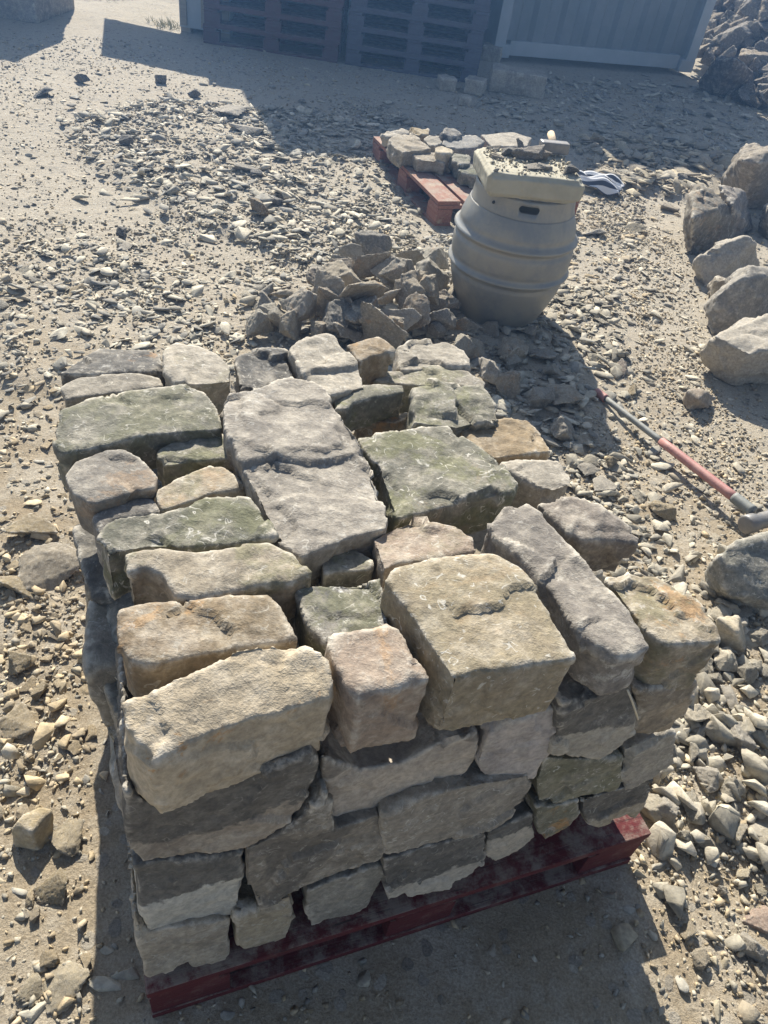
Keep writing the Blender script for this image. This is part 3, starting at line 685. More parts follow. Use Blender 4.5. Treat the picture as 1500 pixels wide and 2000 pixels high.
# ------------------------------------------------------------------ chips and rocks: shapes shared by copies
def rock_pts(r, flat, n=14):
    out = []
    for _ in range(n):
        v = Vector((r.gauss(0, 1), r.gauss(0, 1), r.gauss(0, 1))).normalized()
        m = max(abs(v.x), abs(v.y), abs(v.z)); v = v * (0.55 + 0.45 / m * r.uniform(.75, 1.0)) * .5
        out.append(Vector((v.x, v.y * r.uniform(.7, 1), v.z * flat)))
    return out
def chip_mesh(r, flat, n=12, bev=.03):
    bm = hull_bm(rock_pts(r, flat, n))
    bmesh.ops.dissolve_limit(bm, angle_limit=math.radians(14), verts=bm.verts, edges=bm.edges)
    if bev: bmesh.ops.bevel(bm, geom=bm.edges[:], offset=bev, segments=1, affect='EDGES')
    bmesh.ops.triangulate(bm, faces=bm.faces)
    return bm
r0 = random.Random(3)
ROCKS = []          # detailed shapes for individual rocks (unit size)
for k in range(14):
    bm = hull_bm(rock_pts(r0, r0.uniform(.45, .85), 10))
    me = mesh('rock', bm); me = vox(me, .024, 1); roughen(me, 200 + k, .04, .012, .006)
    me.materials.append(STONE); ROCKS.append(me)
SLABS = []
for k in range(12):
    bm = hull_bm(rock_pts(r0, r0.uniform(.2, .32), 9))
    me = mesh('slab_chip', bm); me = vox(me, .022, 1); roughen(me, 300 + k, .025, .008, .005)
    me.materials.append(STONE); SLABS.append(me)

TONES = {'slate': [(0.44,0.41,0.335),(0.37,0.35,0.30),(0.50,0.46,0.37),(0.30,0.285,0.25),(0.56,0.51,0.41)],
         'tan': [(0.50,0.405,0.265),(0.44,0.36,0.24),(0.55,0.455,0.31),(0.38,0.315,0.22),(0.46,0.39,0.285)],
         'pale': [(0.48,0.44,0.355),(0.42,0.385,0.31),(0.37,0.34,0.28),(0.53,0.48,0.385),(0.33,0.305,0.25)],
         'sand': [(0.47,0.41,0.30),(0.40,0.35,0.27),(0.34,0.31,0.25),(0.52,0.46,0.34)]}
def place(meshes, name, label, cat, px=None, xy=None, size=.1, z=None, tone=None, rot=None, group=None, sq=(1,1,1), sink=.25, **lk):
    me = rnd.choice(meshes); o = bpy.data.objects.new(name, me); COL.objects.link(o)
    p = at(px) if px else Vector((xy[0], xy[1], 0))
    o.scale = (size*sq[0], size*sq[1], size*sq[2])
    o.rotation_euler = rot or (rnd.uniform(-.25, .25), rnd.uniform(-.25, .25), rnd.uniform(0, 6.28))
    zz = ground_z(p.x, p.y) if z is None else z
    hh = size * sq[2] * (me.vertices and max(v.co.z for v in me.vertices))
    o.location = (p.x, p.y, zz + hh * (1 - sink))
    look(o, tone or WARM, **lk); tag(o, label, cat, group); return o

# --- heap of shards left of the keg
heap_c = at((740, 600)).xy
HG = 'broken shards heaped beside the keg'
heap = [((560,585),.16,.6,'squared brown shard lying at the left foot of the shard heap'),
 ((640,590),.20,.0,'upright pointed brown shard with a pale rim at the front of the heap'),
 ((665,560),.15,.0,'rounded grey shard near the middle of the heap'),
 ((700,585),.20,.0,'large leaning tan slab in the middle of the heap'),
 ((720,530),.17,.0,'thin upright shard at the back of the heap'),
 ((770,545),.17,.0,'long tilted slab leaning right in the heap'),
 ((800,520),.15,.0,'blocky dark shard on the crest of the heap'),
 ((850,520),.13,.0,'reddish shard at the back right of the heap'),
 ((840,560),.15,.0,'flat grey shard on the right slope of the heap'),
 ((875,570),.13,.0,'pale rounded shard touching the keg'),
 ((830,590),.12,.0,'cream shard with a flat lit top right of the heap'),
 ((870,600),.10,.0,'small pale shard at the keg foot'),
 ((780,610),.16,.0,'upright dark shard standing in the front of the heap'),
 ((810,620),.15,.0,'long leaning shard at the right front of the heap'),
 ((740,650),.20,.0,'large triangular dark shard in front of the heap'),
 ((690,640),.14,.0,'smooth brownish shard left of the triangular one'),
 ((660,630),.12,.0,'grey shaded shard between the heap and the pile'),
 ((860,640),.12,.0,'flat pale shard in front of the keg foot'),
 ((910,650),.12,.0,'pointed pale shard standing before the keg'),
 ((925,690),.13,.0,'tall grey shard leaning on the back of the pile'),
 ((1000,690),.12,.0,'shaded blocky shard in the shadow of the keg'),
 ((1050,690),.12,.0,'shaded angular shard in the shadow right of the keg foot'),
 ((955,740),.12,.0,'mottled brown shard behind the right back corner of the pile'),
 ((995,760),.13,.0,'brown upright shard right of the back rows of the pile'),
 ((1095,770),.14,.0,'reddish flat shard lying in the keg shadow'),
 ((620,560),.11,.0,'small greenish shard on the left slope of the heap'),
 ((590,620),.12,.0,'dull shard at the front left of the heap'),
 ((690,510),.13,.0,'thin slab edge at the back left of the heap'),
 ((745,505),.10,.0,'small dark shard behind the crest of the heap'),
 ((900,560),.09,.0,'little shard leaning on the keg side'),
 ((760,585),.13,.0,'broken slab filling the middle of the heap'),
 ((720,610),.13,.0,'dark angular shard in the heart of the heap')]
hw = ['thin', 'wedge shaped', 'flat', 'long', 'triangular', 'blunt', 'squarish']; hq = ['left', 'back', 'crest', 'right', 'front']
for k in range(20):
    u_ = rnd.uniform(-1, 1); v_ = rnd.uniform(-1, .75)
    if u_ * u_ + v_ * v_ > 1: u_ *= .6; v_ *= .6
    q_ = 0 if u_ < -.5 else 3 if u_ > .5 else 1 if v_ < -.4 else 4 if v_ > .3 else 2
    heap.append(((725 + u_ * 150, 565 + v_ * 75), rnd.uniform(.08, .14), 0, '%s %s shard in the %s of the shard heap' % (['small', 'brown', 'grey'][k % 3], hw[k % 7], hq[q_])))
spread = [('between the heap and the back row of the pile', (560, 650), (880, 665)), ('between the pile and the keg foot', (900, 640), (1060, 720)), ('in the keg shadow behind the pile', (960, 720), (1150, 860)), ('left of the shard heap', (480, 560), (570, 650))]
for wh, (xa, ya), (xb, yb) in spread:
    for k in range(6):
        heap.append(((rnd.uniform(xa, xb), rnd.uniform(ya, yb)), rnd.uniform(.06, .11), 0, '%s %s shard %s' % (['small', 'brown', 'grey'][k % 3], ['flat', 'wedge shaped', 'long', 'blunt', 'squarish', 'thin'][k], wh)))
for k, (p, s, _, lab) in enumerate(heap):
    g = at(p).xy; d = (g - heap_c).length
    up = max(0, .18 * (1 - d / .55))
    zz = ground_z(g.x, g.y) + up * .75
    steep = k in (1, 3, 4, 5, 6, 12, 13, 14, 18, 19, 23, 27)
    rot = (rnd.uniform(.7, 1.25) * rnd.choice((-1, 1)), rnd.uniform(-.4, .4), rnd.uniform(-.8, .8)) if steep else (rnd.uniform(-.6, .6), rnd.uniform(-.6, .6), rnd.uniform(0, 6.28))
    g2 = at(p, zz + s * .2).xy
    place(SLABS if steep or k % 3 == 0 else ROCKS, 'stone_shard', lab, 'shard', xy=g2, size=s * 1.5, z=zz, tone=rnd.choice([WARM, (.38,.36,.31), (.40,.355,.28), (.31,.27,.22), PALE, (0.33,0.31,0.27), (.24,.23,.21)]), rot=rot, group=HG, sink=.15 if not steep else -.6, sq=(1, 1, .9 if steep else 1.15), ochre=rnd.choice((0, .4)), scars=.2, lichen=.1)

# --- boulders on the right, each a shaped hull of points given in the photo with heights
def boulder(pts, label, lk, back=.25, depth_pts=(), vs=.011, amp=1.9, name='boulder', cat='boulder', group='boulders lined up on the right'):
    P_ = [at((x, y), z) for x, y, z in pts] + [Vector(p) for p in depth_pts]
    c = sum(P_, Vector()) / len(P_)
    ex = [Vector((c.x + rnd.uniform(-.3, .3) * back, c.y + back, zz)) for zz in (0.0, max(p.z for p in P_) * .7)]
    me = mesh('boulder', hull_bm(P_ + ex))
    return finish_stone(me, label, lk, group, vs=vs, sm=2, amp=amp, name=name, cat=cat)
boulder([(1360,690,.08),(1366,712,.02),(1430,752,.0),(1500,750,.0),(1620,740,.0),(1440,640,.22),(1500,612,.25),(1640,620,.22),(1395,655,.20),(1460,690,.20),(1580,670,.24)], 'large pale grey boulder with a broad white top at the right edge', L(PALE, scars=.5, lichen=.6), back=.2)
boulder([(1372,600,.06),(1390,655,.0),(1470,650,.0),(1560,620,.0),(1470,518,.30),(1500,540,.28),(1560,540,.24),(1400,575,.18),(1440,545,.26)], 'tall grey leaning boulder with a dark groove behind the large pale one', L((0.30,0.285,0.26), scars=.2), back=.22)
boulder([(1375,560,.02),(1385,600,.0),(1420,580,.05),(1395,548,.14),(1420,543,.14),(1440,560,.05)], 'small rounded stone squeezed beside the tall leaning boulder', L(WARM), back=.1)
boulder([(1352,520,.05),(1375,562,.0),(1440,545,.0),(1490,525,.03),(1455,460,.24),(1475,470,.22),(1380,490,.16),(1360,505,.12)], 'smooth light boulder with yellow lichen in the boulder line', L(PALE, scars=.2, ochre=.1), back=.2)
boulder([(1336,470,.05),(1350,497,.0),(1425,478,.0),(1440,440,.02),(1345,360,.30),(1372,358,.33),(1420,395,.28),(1440,420,.2),(1338,420,.2),(1352,425,.26)], 'angular boulder with a black front and tan lichened top', L((0.25,0.225,0.18), ochre=.4, skin=.5, lichen=.4), back=.3)
boulder([(1425,470,.0),(1470,450,.0),(1470,420,.05),(1450,370,.25),(1405,362,.3),(1430,400,.28)], 'reddish flat boulder leaning behind the black fronted one', L(PURPLE), back=.15)
boulder([(1432,360,.1),(1445,405,.0),(1500,410,.0),(1600,400,.0),(1445,310,.35),(1500,295,.42),(1600,300,.4),(1480,320,.36)], 'big brown boulder with a flat lit top at the far end of the line', L((0.27,0.24,0.20), scars=.1), back=.5, vs=.014)
boulder([(1480,455,.0),(1500,470,.0),(1560,460,.0),(1500,405,.2),(1560,400,.2)], 'grey boulder partly cut by the right edge behind the lichened one', L(GREY), back=.2)
boulder([(1375,1120,.04),(1390,1172,.0),(1450,1200,.0),(1520,1205,.0),(1680,1180,.0),(1400,1085,.17),(1440,1050,.20),(1500,1035,.20),(1640,1040,.18),(1420,1165,.08),(1500,1175,.10)], 'grey green boulder with white marks at the right edge below the hammer', L((0.29,0.285,0.25), scars=.9, lichen=.5), back=.12, vs=.012, amp=1.5)
boulder([(1330,780,.0),(1345,800,.0),(1385,800,.0),(1400,775,.02),(1345,762,.07),(1380,764,.08),(1365,780,.07)], 'cracked brown rock lying alone on the dirt left of the large boulder', L((0.32,0.27,0.22), scars=.3), back=.05, vs=.008, amp=1.0, name='rock', cat='rock')
boulder([(1395,1245,.0),(1405,1272,.0),(1455,1280,.0),(1465,1262,.0),(1398,1203,.10),(1446,1200,.10),(1440,1235,.10)], 'cream squared stone on the ground beside the front right corner of the pile', L(CREAM, scars=.0), back=.04, vs=.007, amp=.8, name='rock', cat='rock')
boulder([(22,1622,.02),(28,1655,.0),(75,1668,.0),(100,1640,.0),(106,1600,.0),(40,1592,.06),(78,1572,.065),(103,1580,.055),(30,1610,.055),(60,1625,.065)], 'lone tan rock on bare dirt at the left edge', L((0.42,0.35,0.23), scars=.1), back=.03, vs=.006, amp=.7, name='rock', cat='rock')

# --- singled out rocks scattered around
solo = [((238,462),.10,'R',DGREY,'small dark pointed rock alone on bare dirt left of centre'), ((230,485),.16,'S',PALE,'flat pale slab below the small pointed rock'),
 ((505,430),.16,'R',BROWN,'brown rock casting a shadow on the path to the pallet'), ((535,408),.12,'R',(.2,.2,.2),'grey rounded rock behind the brown one'),
 ((500,355),.10,'R',(.17,.17,.17),'dark rock standing in the chip field'), ((480,345),.18,'S',GREY,'grey slab beside the dark rock in the chip field'),
 ((248,290),.12,'R',DGREY,'dark cube-like rock at the left of the chip field'), ((455,232),.34,'S',PALE,'largest thin pale slab far back in the chip field'),
 ((485,265),.30,'S',PALE,'second thin pale slab in the chip field'), ((316,162),.13,'R',DGREY,'dark block alone on far bare ground'),
 ((158,160),.13,'R',DGREY,'dark lump on far bare ground, left'), ((75,186),.22,'S',DGREY,'flat dark stone far left on bare ground'),
 ((380,190),.12,'R',DGREY,'small dark block near the container shadow'), ((525,302),.10,'R',DGREY,'small upright dark stone in the chip field'),
 ((145,585),.16,'S',TAN,'tan layered slab left of centre'), ((870,1000),.01,'S',TAN,''), ((1240,345),.22,'S',WARM,'long grey block tilted on the far right rubble'),
 ((1160,292),.13,'R',TAN,'tan cube on far dirt right of the keg'), ((1235,305),.22,'S',WARM,'large flat tan block at the edge of the container shadow'),
 ((1190,325),.16,'S',TAN,'low tan slab right of the striped cloth'), ((1305,410),.17,'S',WARM,'wedge shaped rock on the right dirt strip'),
 ((1325,365),.11,'R',(.2,.19,.17),'round dark rock on the right dirt strip'), ((1238,450),.17,'S',(.3,.27,.2),'flat tan rock lying on the dirt right of the keg'),
 ((1155,455),.20,'S',PALE,'pale tilted plate beside the far pallet corner'), ((1205,725),.15,'S',(.19,.16,.14),'flat brown stone by the end of the sledgehammer'),
 ((1235,770),.08,'R',TAN,'little block pair near the hammer handle end'), ((1290,1005),.11,'R',TAN,'cream oval stone on the dirt below the hammer handle'),
 ((1285,980),.06,'R',PALE,'small pale stone above the cream oval one'), ((1190,912),.06,'R',TAN,'tan pebble at the tip of the keg shadow'),
 ((1140,925),.11,'S',GREY,'grey stone beside the right edge of the pile'), ((1180,960),.14,'S',PALE,'whitish broken stone right of the pile'),
 ((100,1125),.24,'S',(.33,.29,.23),'broad flat slab on the ground left of the pile'), ((25,1165),.16,'S',TAN,'smooth tan slab at the left edge'),
 ((60,1060),.18,'S',TAN,'tan slab beyond the broad flat one'), ((40,1300),.09,'R',TAN,'rounded tan cobble at the left edge'),
 ((80,1360),.06,'R',TAN,'tan cobble beside the pile shadow'), ((35,1420),.12,'S',(.42,.35,.24),'flat stone sunk in the dirt at left'),
 ((140,1640),.10,'S',(.50,.43,.31),'flat stone beside the lone tan rock'), ((130,1930),.11,'S',(.50,.44,.33),'long stone at the bottom left touching the shadow'),
 ((50,1788),.022,'R',PALE,'tiny pale cube shaped pebble on bare dirt'), ((60,1930),.06,'S',(.48,.42,.31),'flat stone near the bottom left corner'),
 ((105,1735),.09,'S',TAN,'flat sunk stone left of the pile shadow'), ((1430,1375),.12,'S',PALE,'broad pale stone in the right rubble'),
 ((1440,1450),.11,'R',PALE,'angular pale rock in the right rubble'), ((1350,1300),.12,'S',PALE,'long pale stone beside the pile corner'),
 ((1420,1620),.10,'R',(.40,.36,.28),'grey rounded rock where the right rubble ends'), ((1370,1530),.08,'R',PALE,'pale pointed rock in the right rubble'),
 ((1480,1790),.09,'R',(.45,.34,.28),'pinkish rock at the right edge'), ((1470,1855),.07,'R',PALE,'pale rock at the right edge below the pinkish one'),
 ((1340,1820),.045,'R',(.42,.36,.27),'small grey rock on the dirt beside the big shadow'), ((1365,1880),.05,'R',(.40,.35,.27),'second small rock beside the big shadow'),
 ((1290,1595),.08,'R',PALE,'pale stone next to the right end of the pallet'), ((1410,1740),.03,'R',PALE,'tiny pale stone on the sandy strip'),
 ((860,1955),.018,'R',PALE,'tiny pale pebble in the shade in front of the pallet')]
for p, s, kd, tn, lab in solo:
    if not lab: continue
    place(ROCKS if kd == 'R' else SLABS, 'rock', lab, 'rock', px=p, size=s, tone=tn, scars=.3, lichen=.1, sink=.35, sq=(1,1,1) if s > .03 else (1,1,1.3))

# --- individual loose chips: the largest ones of every field
field_names = ['chip spread behind the pile', 'rubble left behind the pile', 'sparse chips on the left dirt', 'gravel left of the pile back corner', 'gravel beside the left flank',
 'pebbles at the bottom left', 'rubble between heap and pile', 'pale rubble right of the keg', 'chips on the right dirt', 'white rubble right of the pile',
 'layered rubble at the far right', 'chips in the container shadow', 'pale rubble at the front right', 'loose stones around the sledgehammer', 'pebbles at the bottom right']
field_desc = ['grey slate chip in the spread behind the pile', 'grey chip in the rubble left behind the pile', 'small grey chip on bare left dirt',
 'tan chip near the back left corner of the pile', 'tan cobble in the gravel beside the left flank', 'tan pebble at the bottom left', 'grey chip between the shard heap and the pile',
 'pale chip in the rubble right of the keg', 'tan chip on the right dirt strip', 'whitish stone in the rubble right of the pile', 'flat sandy block in the far right rubble',
 'grey chip lying in the container shadow', 'pale stone in the front right rubble', 'pale chip on the dirt around the sledgehammer', 'sandy pebble at the bottom right']
nr = np.random.default_rng(11)
def sample(poly, n):
    P_ = np.array([(p[0], p[1]) for p in poly]); lo, hi = P_.min(0), P_.max(0); out = np.zeros((0, 2))
    while len(out) < n:
        q = nr.uniform(lo, hi, (n * 2 + 20, 2)); out = np.vstack([out, q[inside(poly, q[:, 0], q[:, 1])]])
    return out[:n]
def area(poly):
    P_ = np.array([(p[0], p[1]) for p in poly]); x, y = P_.T
    return abs(np.dot(x, np.roll(y, -1)) - np.dot(y, np.roll(x, -1))) / 2
def in_pile(x, y, pad=.03):
    d = Vector((x - PL.x, y - PL.y, 0)); u = d.dot(U); n = d.dot(Nv)
    return -pad < u < (PR - PL).length + pad and -pad < n < .96 + pad
def in_far(x, y):
    d = Vector((x - FN.x, y - FN.y, 0)); return -.02 < d.dot(FU) < far_len + .02 and -.02 < d.dot(FV) < .95
def on_keg(x, y): return math.hypot(x - KX, y - KY) < .17
counts = [34, 26, 6, 8, 40, 10, 24, 20, 10, 22, 36, 6, 36, 10, 8]
MARKS = [((990, 628), 'the keg'), ((848, 440), 'the far pallet corner'), ((720, 600), 'the shard heap'), ((1470, 1000), 'the sledgehammer head'), ((1430, 740), 'the large pale boulder'),
 ((1430, 1260), 'the cream squared stone'), ((60, 1640), 'the lone tan rock'), ((100, 1125), 'the broad flat slab'), ((1228, 1684), 'the right end of the near pallet'), ((238, 462), 'the small pointed rock'),
 ((455, 232), 'the largest thin pale slab'), ((505, 430), 'the brown rock on the path'), ((115, 800), 'the back left corner of the pile'), ((1165, 362), 'the striped cloth'), ((1370, 790), 'the cracked brown rock'),
 ((1345, 150), 'the grey container corner'), ((145, 585), 'the tan layered slab'), ((1375, 480), 'the black fronted boulder'), ((700, 210), 'the pallet stacks'), ((1200, 760), 'the sledgehammer pommel'),
 ((1440, 1450), 'the angular pale rock'), ((1480, 1790), 'the pinkish rock'), ((1430, 1170), 'the grey green boulder'), ((1238, 450), 'the flat tan rock'), ((35, 1420), 'the sunk flat stone'), ((1140, 925), 'the right edge of the pile'), ((1235, 305), 'the large flat tan block')]
MARKS = [(at(p), n_) for p, n_ in MARKS]
todo = {}
def describe(o, what):
    m_, nm = min(MARKS, key=lambda q: (q[0].xy - o.location.xy).length)
    d = o.location.xy - m_.xy
    side = ('right of' if d.x > 0 else 'left of') if abs(d.x) > abs(d.y) else ('behind' if d.y > 0 else 'in front of')
    todo.setdefault((what, side, nm), []).append((d.length, o))
ORD = ['nearest', 'second nearest', 'third nearest', 'fourth nearest', 'fifth nearest', 'sixth nearest', 'seventh nearest', 'eighth nearest', 'ninth nearest', 'tenth nearest'] + ['%dth nearest' % k for k in range(11, 60)]
def write_labels():
    for (what, side, nm), L_ in todo.items():
        L_.sort(key=lambda q: q[0])
        for k, (d, o) in enumerate(L_):
            o['label'] = '%s%s %s %s' % ('' if len(L_) == 1 else ORD[k] + ' ', what, side, nm)
for fi, (poly, dens, s, flat, h, tn) in enumerate(FIELDS):
    for (x, y) in sample(poly, counts[fi]):
        if in_pile(x, y) or in_far(x, y) or on_keg(x, y): continue
        sz = s * rnd.uniform(1.2, 2.0)
        tc_ = rnd.choice(TONES[tn])
        o = place(SLABS if flat < .5 else ROCKS, 'loose_stone', field_desc[fi], 'loose stone', xy=(x, y), size=sz, tone=tc_, group=field_names[fi], sq=(1, rnd.uniform(.75, 1), rnd.uniform(.6, .95)),
              scars=.1, lichen=.1, sink=.3)
        lv_ = sum(tc_) / 3
        describe(o, ('flat ' if flat < .5 else 'chunky ') + ('pale' if lv_ > .38 else 'mid-toned' if lv_ > .3 else 'dark') + ' stone')

# --- all the rest: uncountable chips and grit, one mesh
TPL = {}
for key, fl in (('f', .17), ('m', .34), ('r', .66)):
    TPL[key] = []
    for k in range(9):
        bm = chip_mesh(r0, fl * r0.uniform(.8, 1.25), 11 if key == 'r' else 10, .022 if key == 'r' else .018)
        v = np.array([q.co[:] for q in bm.verts]); bm.verts.index_update(); fc = np.array([[w_.index for w_ in f.verts] for f in bm.faces])
        TPL[key].append((v, fc)); bm.free()
GRIT = []
for k in range(6):
    bm = chip_mesh(r0, .6, 7, 0)
    v = np.array([q.co[:] for q in bm.verts]); bm.verts.index_update(); fc = np.array([[w_.index for w_ in f.verts] for f in bm.faces])
    GRIT.append((v, fc)); bm.free()
class Cloud:
    def __init__(s): s.v = []; s.f = []; s.c = []; s.n = 0
    def add(s, tpl, x, y, z, size, tones, tilt=.3):
        n = len(x); v, fc = tpl
        a_ = nr.uniform(0, 2*np.pi, n); tx = nr.normal(0, tilt, n); ty = nr.normal(0, tilt, n)
        ca, sa = np.cos(a_), np.sin(a_)
        Rz = np.zeros((n, 3, 3)); Rz[:, 0, 0] = ca; Rz[:, 0, 1] = -sa; Rz[:, 1, 0] = sa; Rz[:, 1, 1] = ca; Rz[:, 2, 2] = 1
        Rx = np.zeros((n, 3, 3)); Rx[:, 0, 0] = 1; Rx[:, 1, 1] = np.cos(tx); Rx[:, 1, 2] = -np.sin(tx); Rx[:, 2, 1] = np.sin(tx); Rx[:, 2, 2] = np.cos(tx)
        Ry = np.zeros((n, 3, 3)); Ry[:, 1, 1] = 1; Ry[:, 0, 0] = np.cos(ty); Ry[:, 0, 2] = np.sin(ty); Ry[:, 2, 0] = -np.sin(ty); Ry[:, 2, 2] = np.cos(ty)
        Rm = Rz @ Rx @ Ry
        sq = np.stack([np.ones(n), nr.uniform(.55, 1, n), nr.uniform(.7, 1.2, n)], 1)
        vv = (v[None] * (sq * size[:, None])[:, None, :]) @ Rm.transpose(0, 2, 1)
        vv += np.stack([x, y, z], 1)[:, None, :]
        s.v.append(vv.reshape(-1, 3)); k = len(v)
        s.f.append((fc[None] + (np.arange(n) * k)[:, None, None] + s.n).reshape(-1, 3)); s.n += n * k
        T = np.array(tones)[nr.integers(0, len(tones), n)] * nr.uniform(.75, 1.2, (n, 1))
        s.c.append(np.repeat(T, k, 0))
    def build(s, name, label):
        v = np.vstack(s.v); f = np.vstack(s.f); c_ = np.vstack(s.c)
        me = bpy.data.meshes.new(name); me.vertices.add(len(v)); me.vertices.foreach_set('co', v.ravel())
        me.loops.add(f.size); me.loops.foreach_set('vertex_index', f.ravel().astype(np.int32))
        me.polygons.add(len(f)); me.polygons.foreach_set('loop_start', np.arange(0, f.size, 3)); me.polygons.foreach_set('loop_total', np.full(len(f), 3))
        me.update(calc_edges=True)
        at_ = me.color_attributes.new('tone', 'FLOAT_COLOR', 'POINT')
        at_.data.foreach_set('color', np.hstack([c_, np.ones((len(c_), 1))]).ravel().astype(np.float32))
        return tag(link(name, me, CHIPS), label, 'rubble', None, 'stuff')
def gz(x, y):
    i = np.clip(np.searchsorted(gx, x), 1, len(gx) - 1); j = np.clip(np.searchsorted(gy, y), 1, len(gy) - 1)
    return Z[j, i]
def keep(q, pad=.03):
    m = np.array([not (in_pile(a_, b_, pad) or on_keg(a_, b_)) for a_, b_ in q], bool)
    return q[m]
cl = Cloud()
for fi, (poly, dens, s, flat, h, tn) in enumerate(FIELDS):
    q = sample(poly, int(area(poly) * dens * (1.7 if tn in ('slate', 'pale') else 1.4)))
    q = q + nr.normal(0, .05, q.shape) + nr.normal(0, .22, q.shape) * (nr.random((len(q), 1)) < .3)
    q = keep(q)
    # clumping, so the spread thins and thickens
    dn = np.array([noise.noise(Vector((a_ * 2.2, b_ * 2.2, fi))) for a_, b_ in q])
    q = q[(dn > -.18) | (nr.random(len(q)) < .35)]
    key = 'f' if flat < .37 else ('m' if flat < .5 else 'r')
    pick = nr.integers(0, 9, len(q))
    for k in range(9):
        p = q[pick == k]
        size = s * np.minimum(np.exp(nr.normal(-.2, .55, len(p))), 2.2)
        zz = gz(p[:, 0], p[:, 1]) + size * flat * nr.uniform(-.05, .42, len(p)) + nr.random(len(p)) ** 3 * h * .8
        cl.add(TPL[key][k], p[:, 0], p[:, 1], zz, size, TONES[tn], .24 if flat < .5 else .45)
q = keep(sample(poly_world([(0, 60), (700, 110), (1500, 200), (1500, 2000), (0, 2000)]), 5000)); pick = nr.integers(0, 9, len(q))
for k in range(9):
    p = q[pick == k]; size = .026 * np.exp(nr.normal(0, .5, len(p)))
    cl.add(TPL['f' if k % 3 else 'm'][k], p[:, 0], p[:, 1], gz(p[:, 0], p[:, 1]) + size * .03, size, TONES['slate'] + TONES['sand'], .16)
cl.build('rubble', 'spread of broken stone chips covering the yard floor')
# small grit everywhere
cl = Cloud()
yard = poly_world([(0, 60), (700, 110), (1500, 200), (1500, 2000), (0, 2000)])
def grit(poly, dens, s, tones, pad=.0):
    q = keep(sample(poly, int(area(poly) * dens)), pad)
    dn = np.array([noise.noise(Vector((a_ * 3, b_ * 3, 5.5))) for a_, b_ in q])
    q = q[(dn > 0) | (nr.random(len(q)) < .4)]
    pick = nr.integers(0, 6, len(q))
    for k in range(6):
        p = q[pick == k]; size = s * np.exp(nr.normal(0, .45, len(p)))
        cl.add(GRIT[k], p[:, 0], p[:, 1], gz(p[:, 0], p[:, 1]) + size * .12, size, tones, .4)
grit(yard, 950, .012, TONES['tan'] + TONES['slate'])
for fi in (0, 1, 2, 3, 6, 7, 8, 10): grit(FIELDS[fi][0], 1500, .017, TONES['slate'] + TONES['sand'])
for fi in (4, 5, 9, 12, 13, 14): grit(FIELDS[fi][0], 5200, .011, TONES['tan'] + TONES['pale'])
cl.build('grit', 'fine stone grit and pebbles strewn over the dirt')

# ------------------------------------------------------------------ things on the slab
def small(px, z, size, label, tn, ms=ROCKS, rot=None, group='broken stones lying on the concrete slab', **k):
    g = at(px, z); return place(ms, 'stone_shard', label, 'shard', xy=(g.x, g.y), z=z - .004, size=size * 1.8, sq=(1, 1, .7), tone=tn, rot=rot, group=group, sink=.12, **k)
small((992,300), BT, .055, 'dark little stone at the left of the slab debris', DGREY)
small((1008,305), BT, .085, 'upright grey shard in the slab debris', (.2,.19,.18), SLABS, (1.2, .2, .4))
small((1030,308), BT, .085, 'pointed grey shard in the middle of the slab debris', (.24,.22,.2), ROCKS)
small((1050,312), BT, .075, 'brownish shard beside the club hammer', (.25,.21,.17), ROCKS)
small((1038,330), BT, .06, 'low flat shard at the front of the slab', GREY, SLABS)
small((1062,330), BT, .05, 'small shard at the front edge of the slab', GREY)
small((1090,335), BT, .08, 'flat chip right of the slab middle', WARM, SLABS)
small((1112,340), BT, .045, 'dark chip at the front right of the slab', DGREY)
small((965,292), BT, .04, 'tiny chip near the left corner of the slab', GREY)
small((972,310), BT, .035, 'tiny chip in front of the dark little stone', WARM)
cl = Cloud()
s4 = [Vector((p.x, p.y)) for p in c]; q = sample([(p.x, p.y) for p in s4], 420)
mid = np.array(sum(s4, Vector((0, 0))) / 4); q = mid + (q - mid) * .88
q = q[nr.random(len(q)) < .75]
pick = nr.integers(0, 6, len(q))
for k in range(6):
    p = q[pick == k]; size = .012 * np.exp(nr.normal(0, .4, len(p)))
    cl.add(GRIT[k], p[:, 0], p[:, 1], np.full(len(p), BT + .002) + size * .1, size, TONES['slate'] + TONES['sand'], .4)
cl.build('crumbs', 'crumbs of stone scattered over the concrete slab')
# club hammer
hp = at((1078, 302), BT); ham = empty('club_hammer', (hp.x, hp.y, BT + .03), math.radians(14))
tag(ham, 'club hammer with a dark steel head and pale stub handle on the slab', 'hammer')
bm = bmesh.new(); box_bm(bm, (0, 0, 0), (.125, .046, .046), bevel=.007); link('hammer_head', mesh('hammer_head', bm), STEEL, ham)
bm = bmesh.new(); bmesh.ops.create_cone(bm, cap_ends=True, segments=20, radius1=.013, radius2=.016, depth=.13)
bmesh.ops.bevel(bm, geom=[e_ for e_ in bm.edges if e_.calc_face_angle(0) > 1], offset=.004, segments=2, affect='EDGES')
hh = link('hammer_handle', mesh('hammer_handle', bm, True), HANDLE_W, ham); hh.rotation_euler = (math.radians(-84), 0, math.radians(-8)); hh.location = (.015, .075, .008)

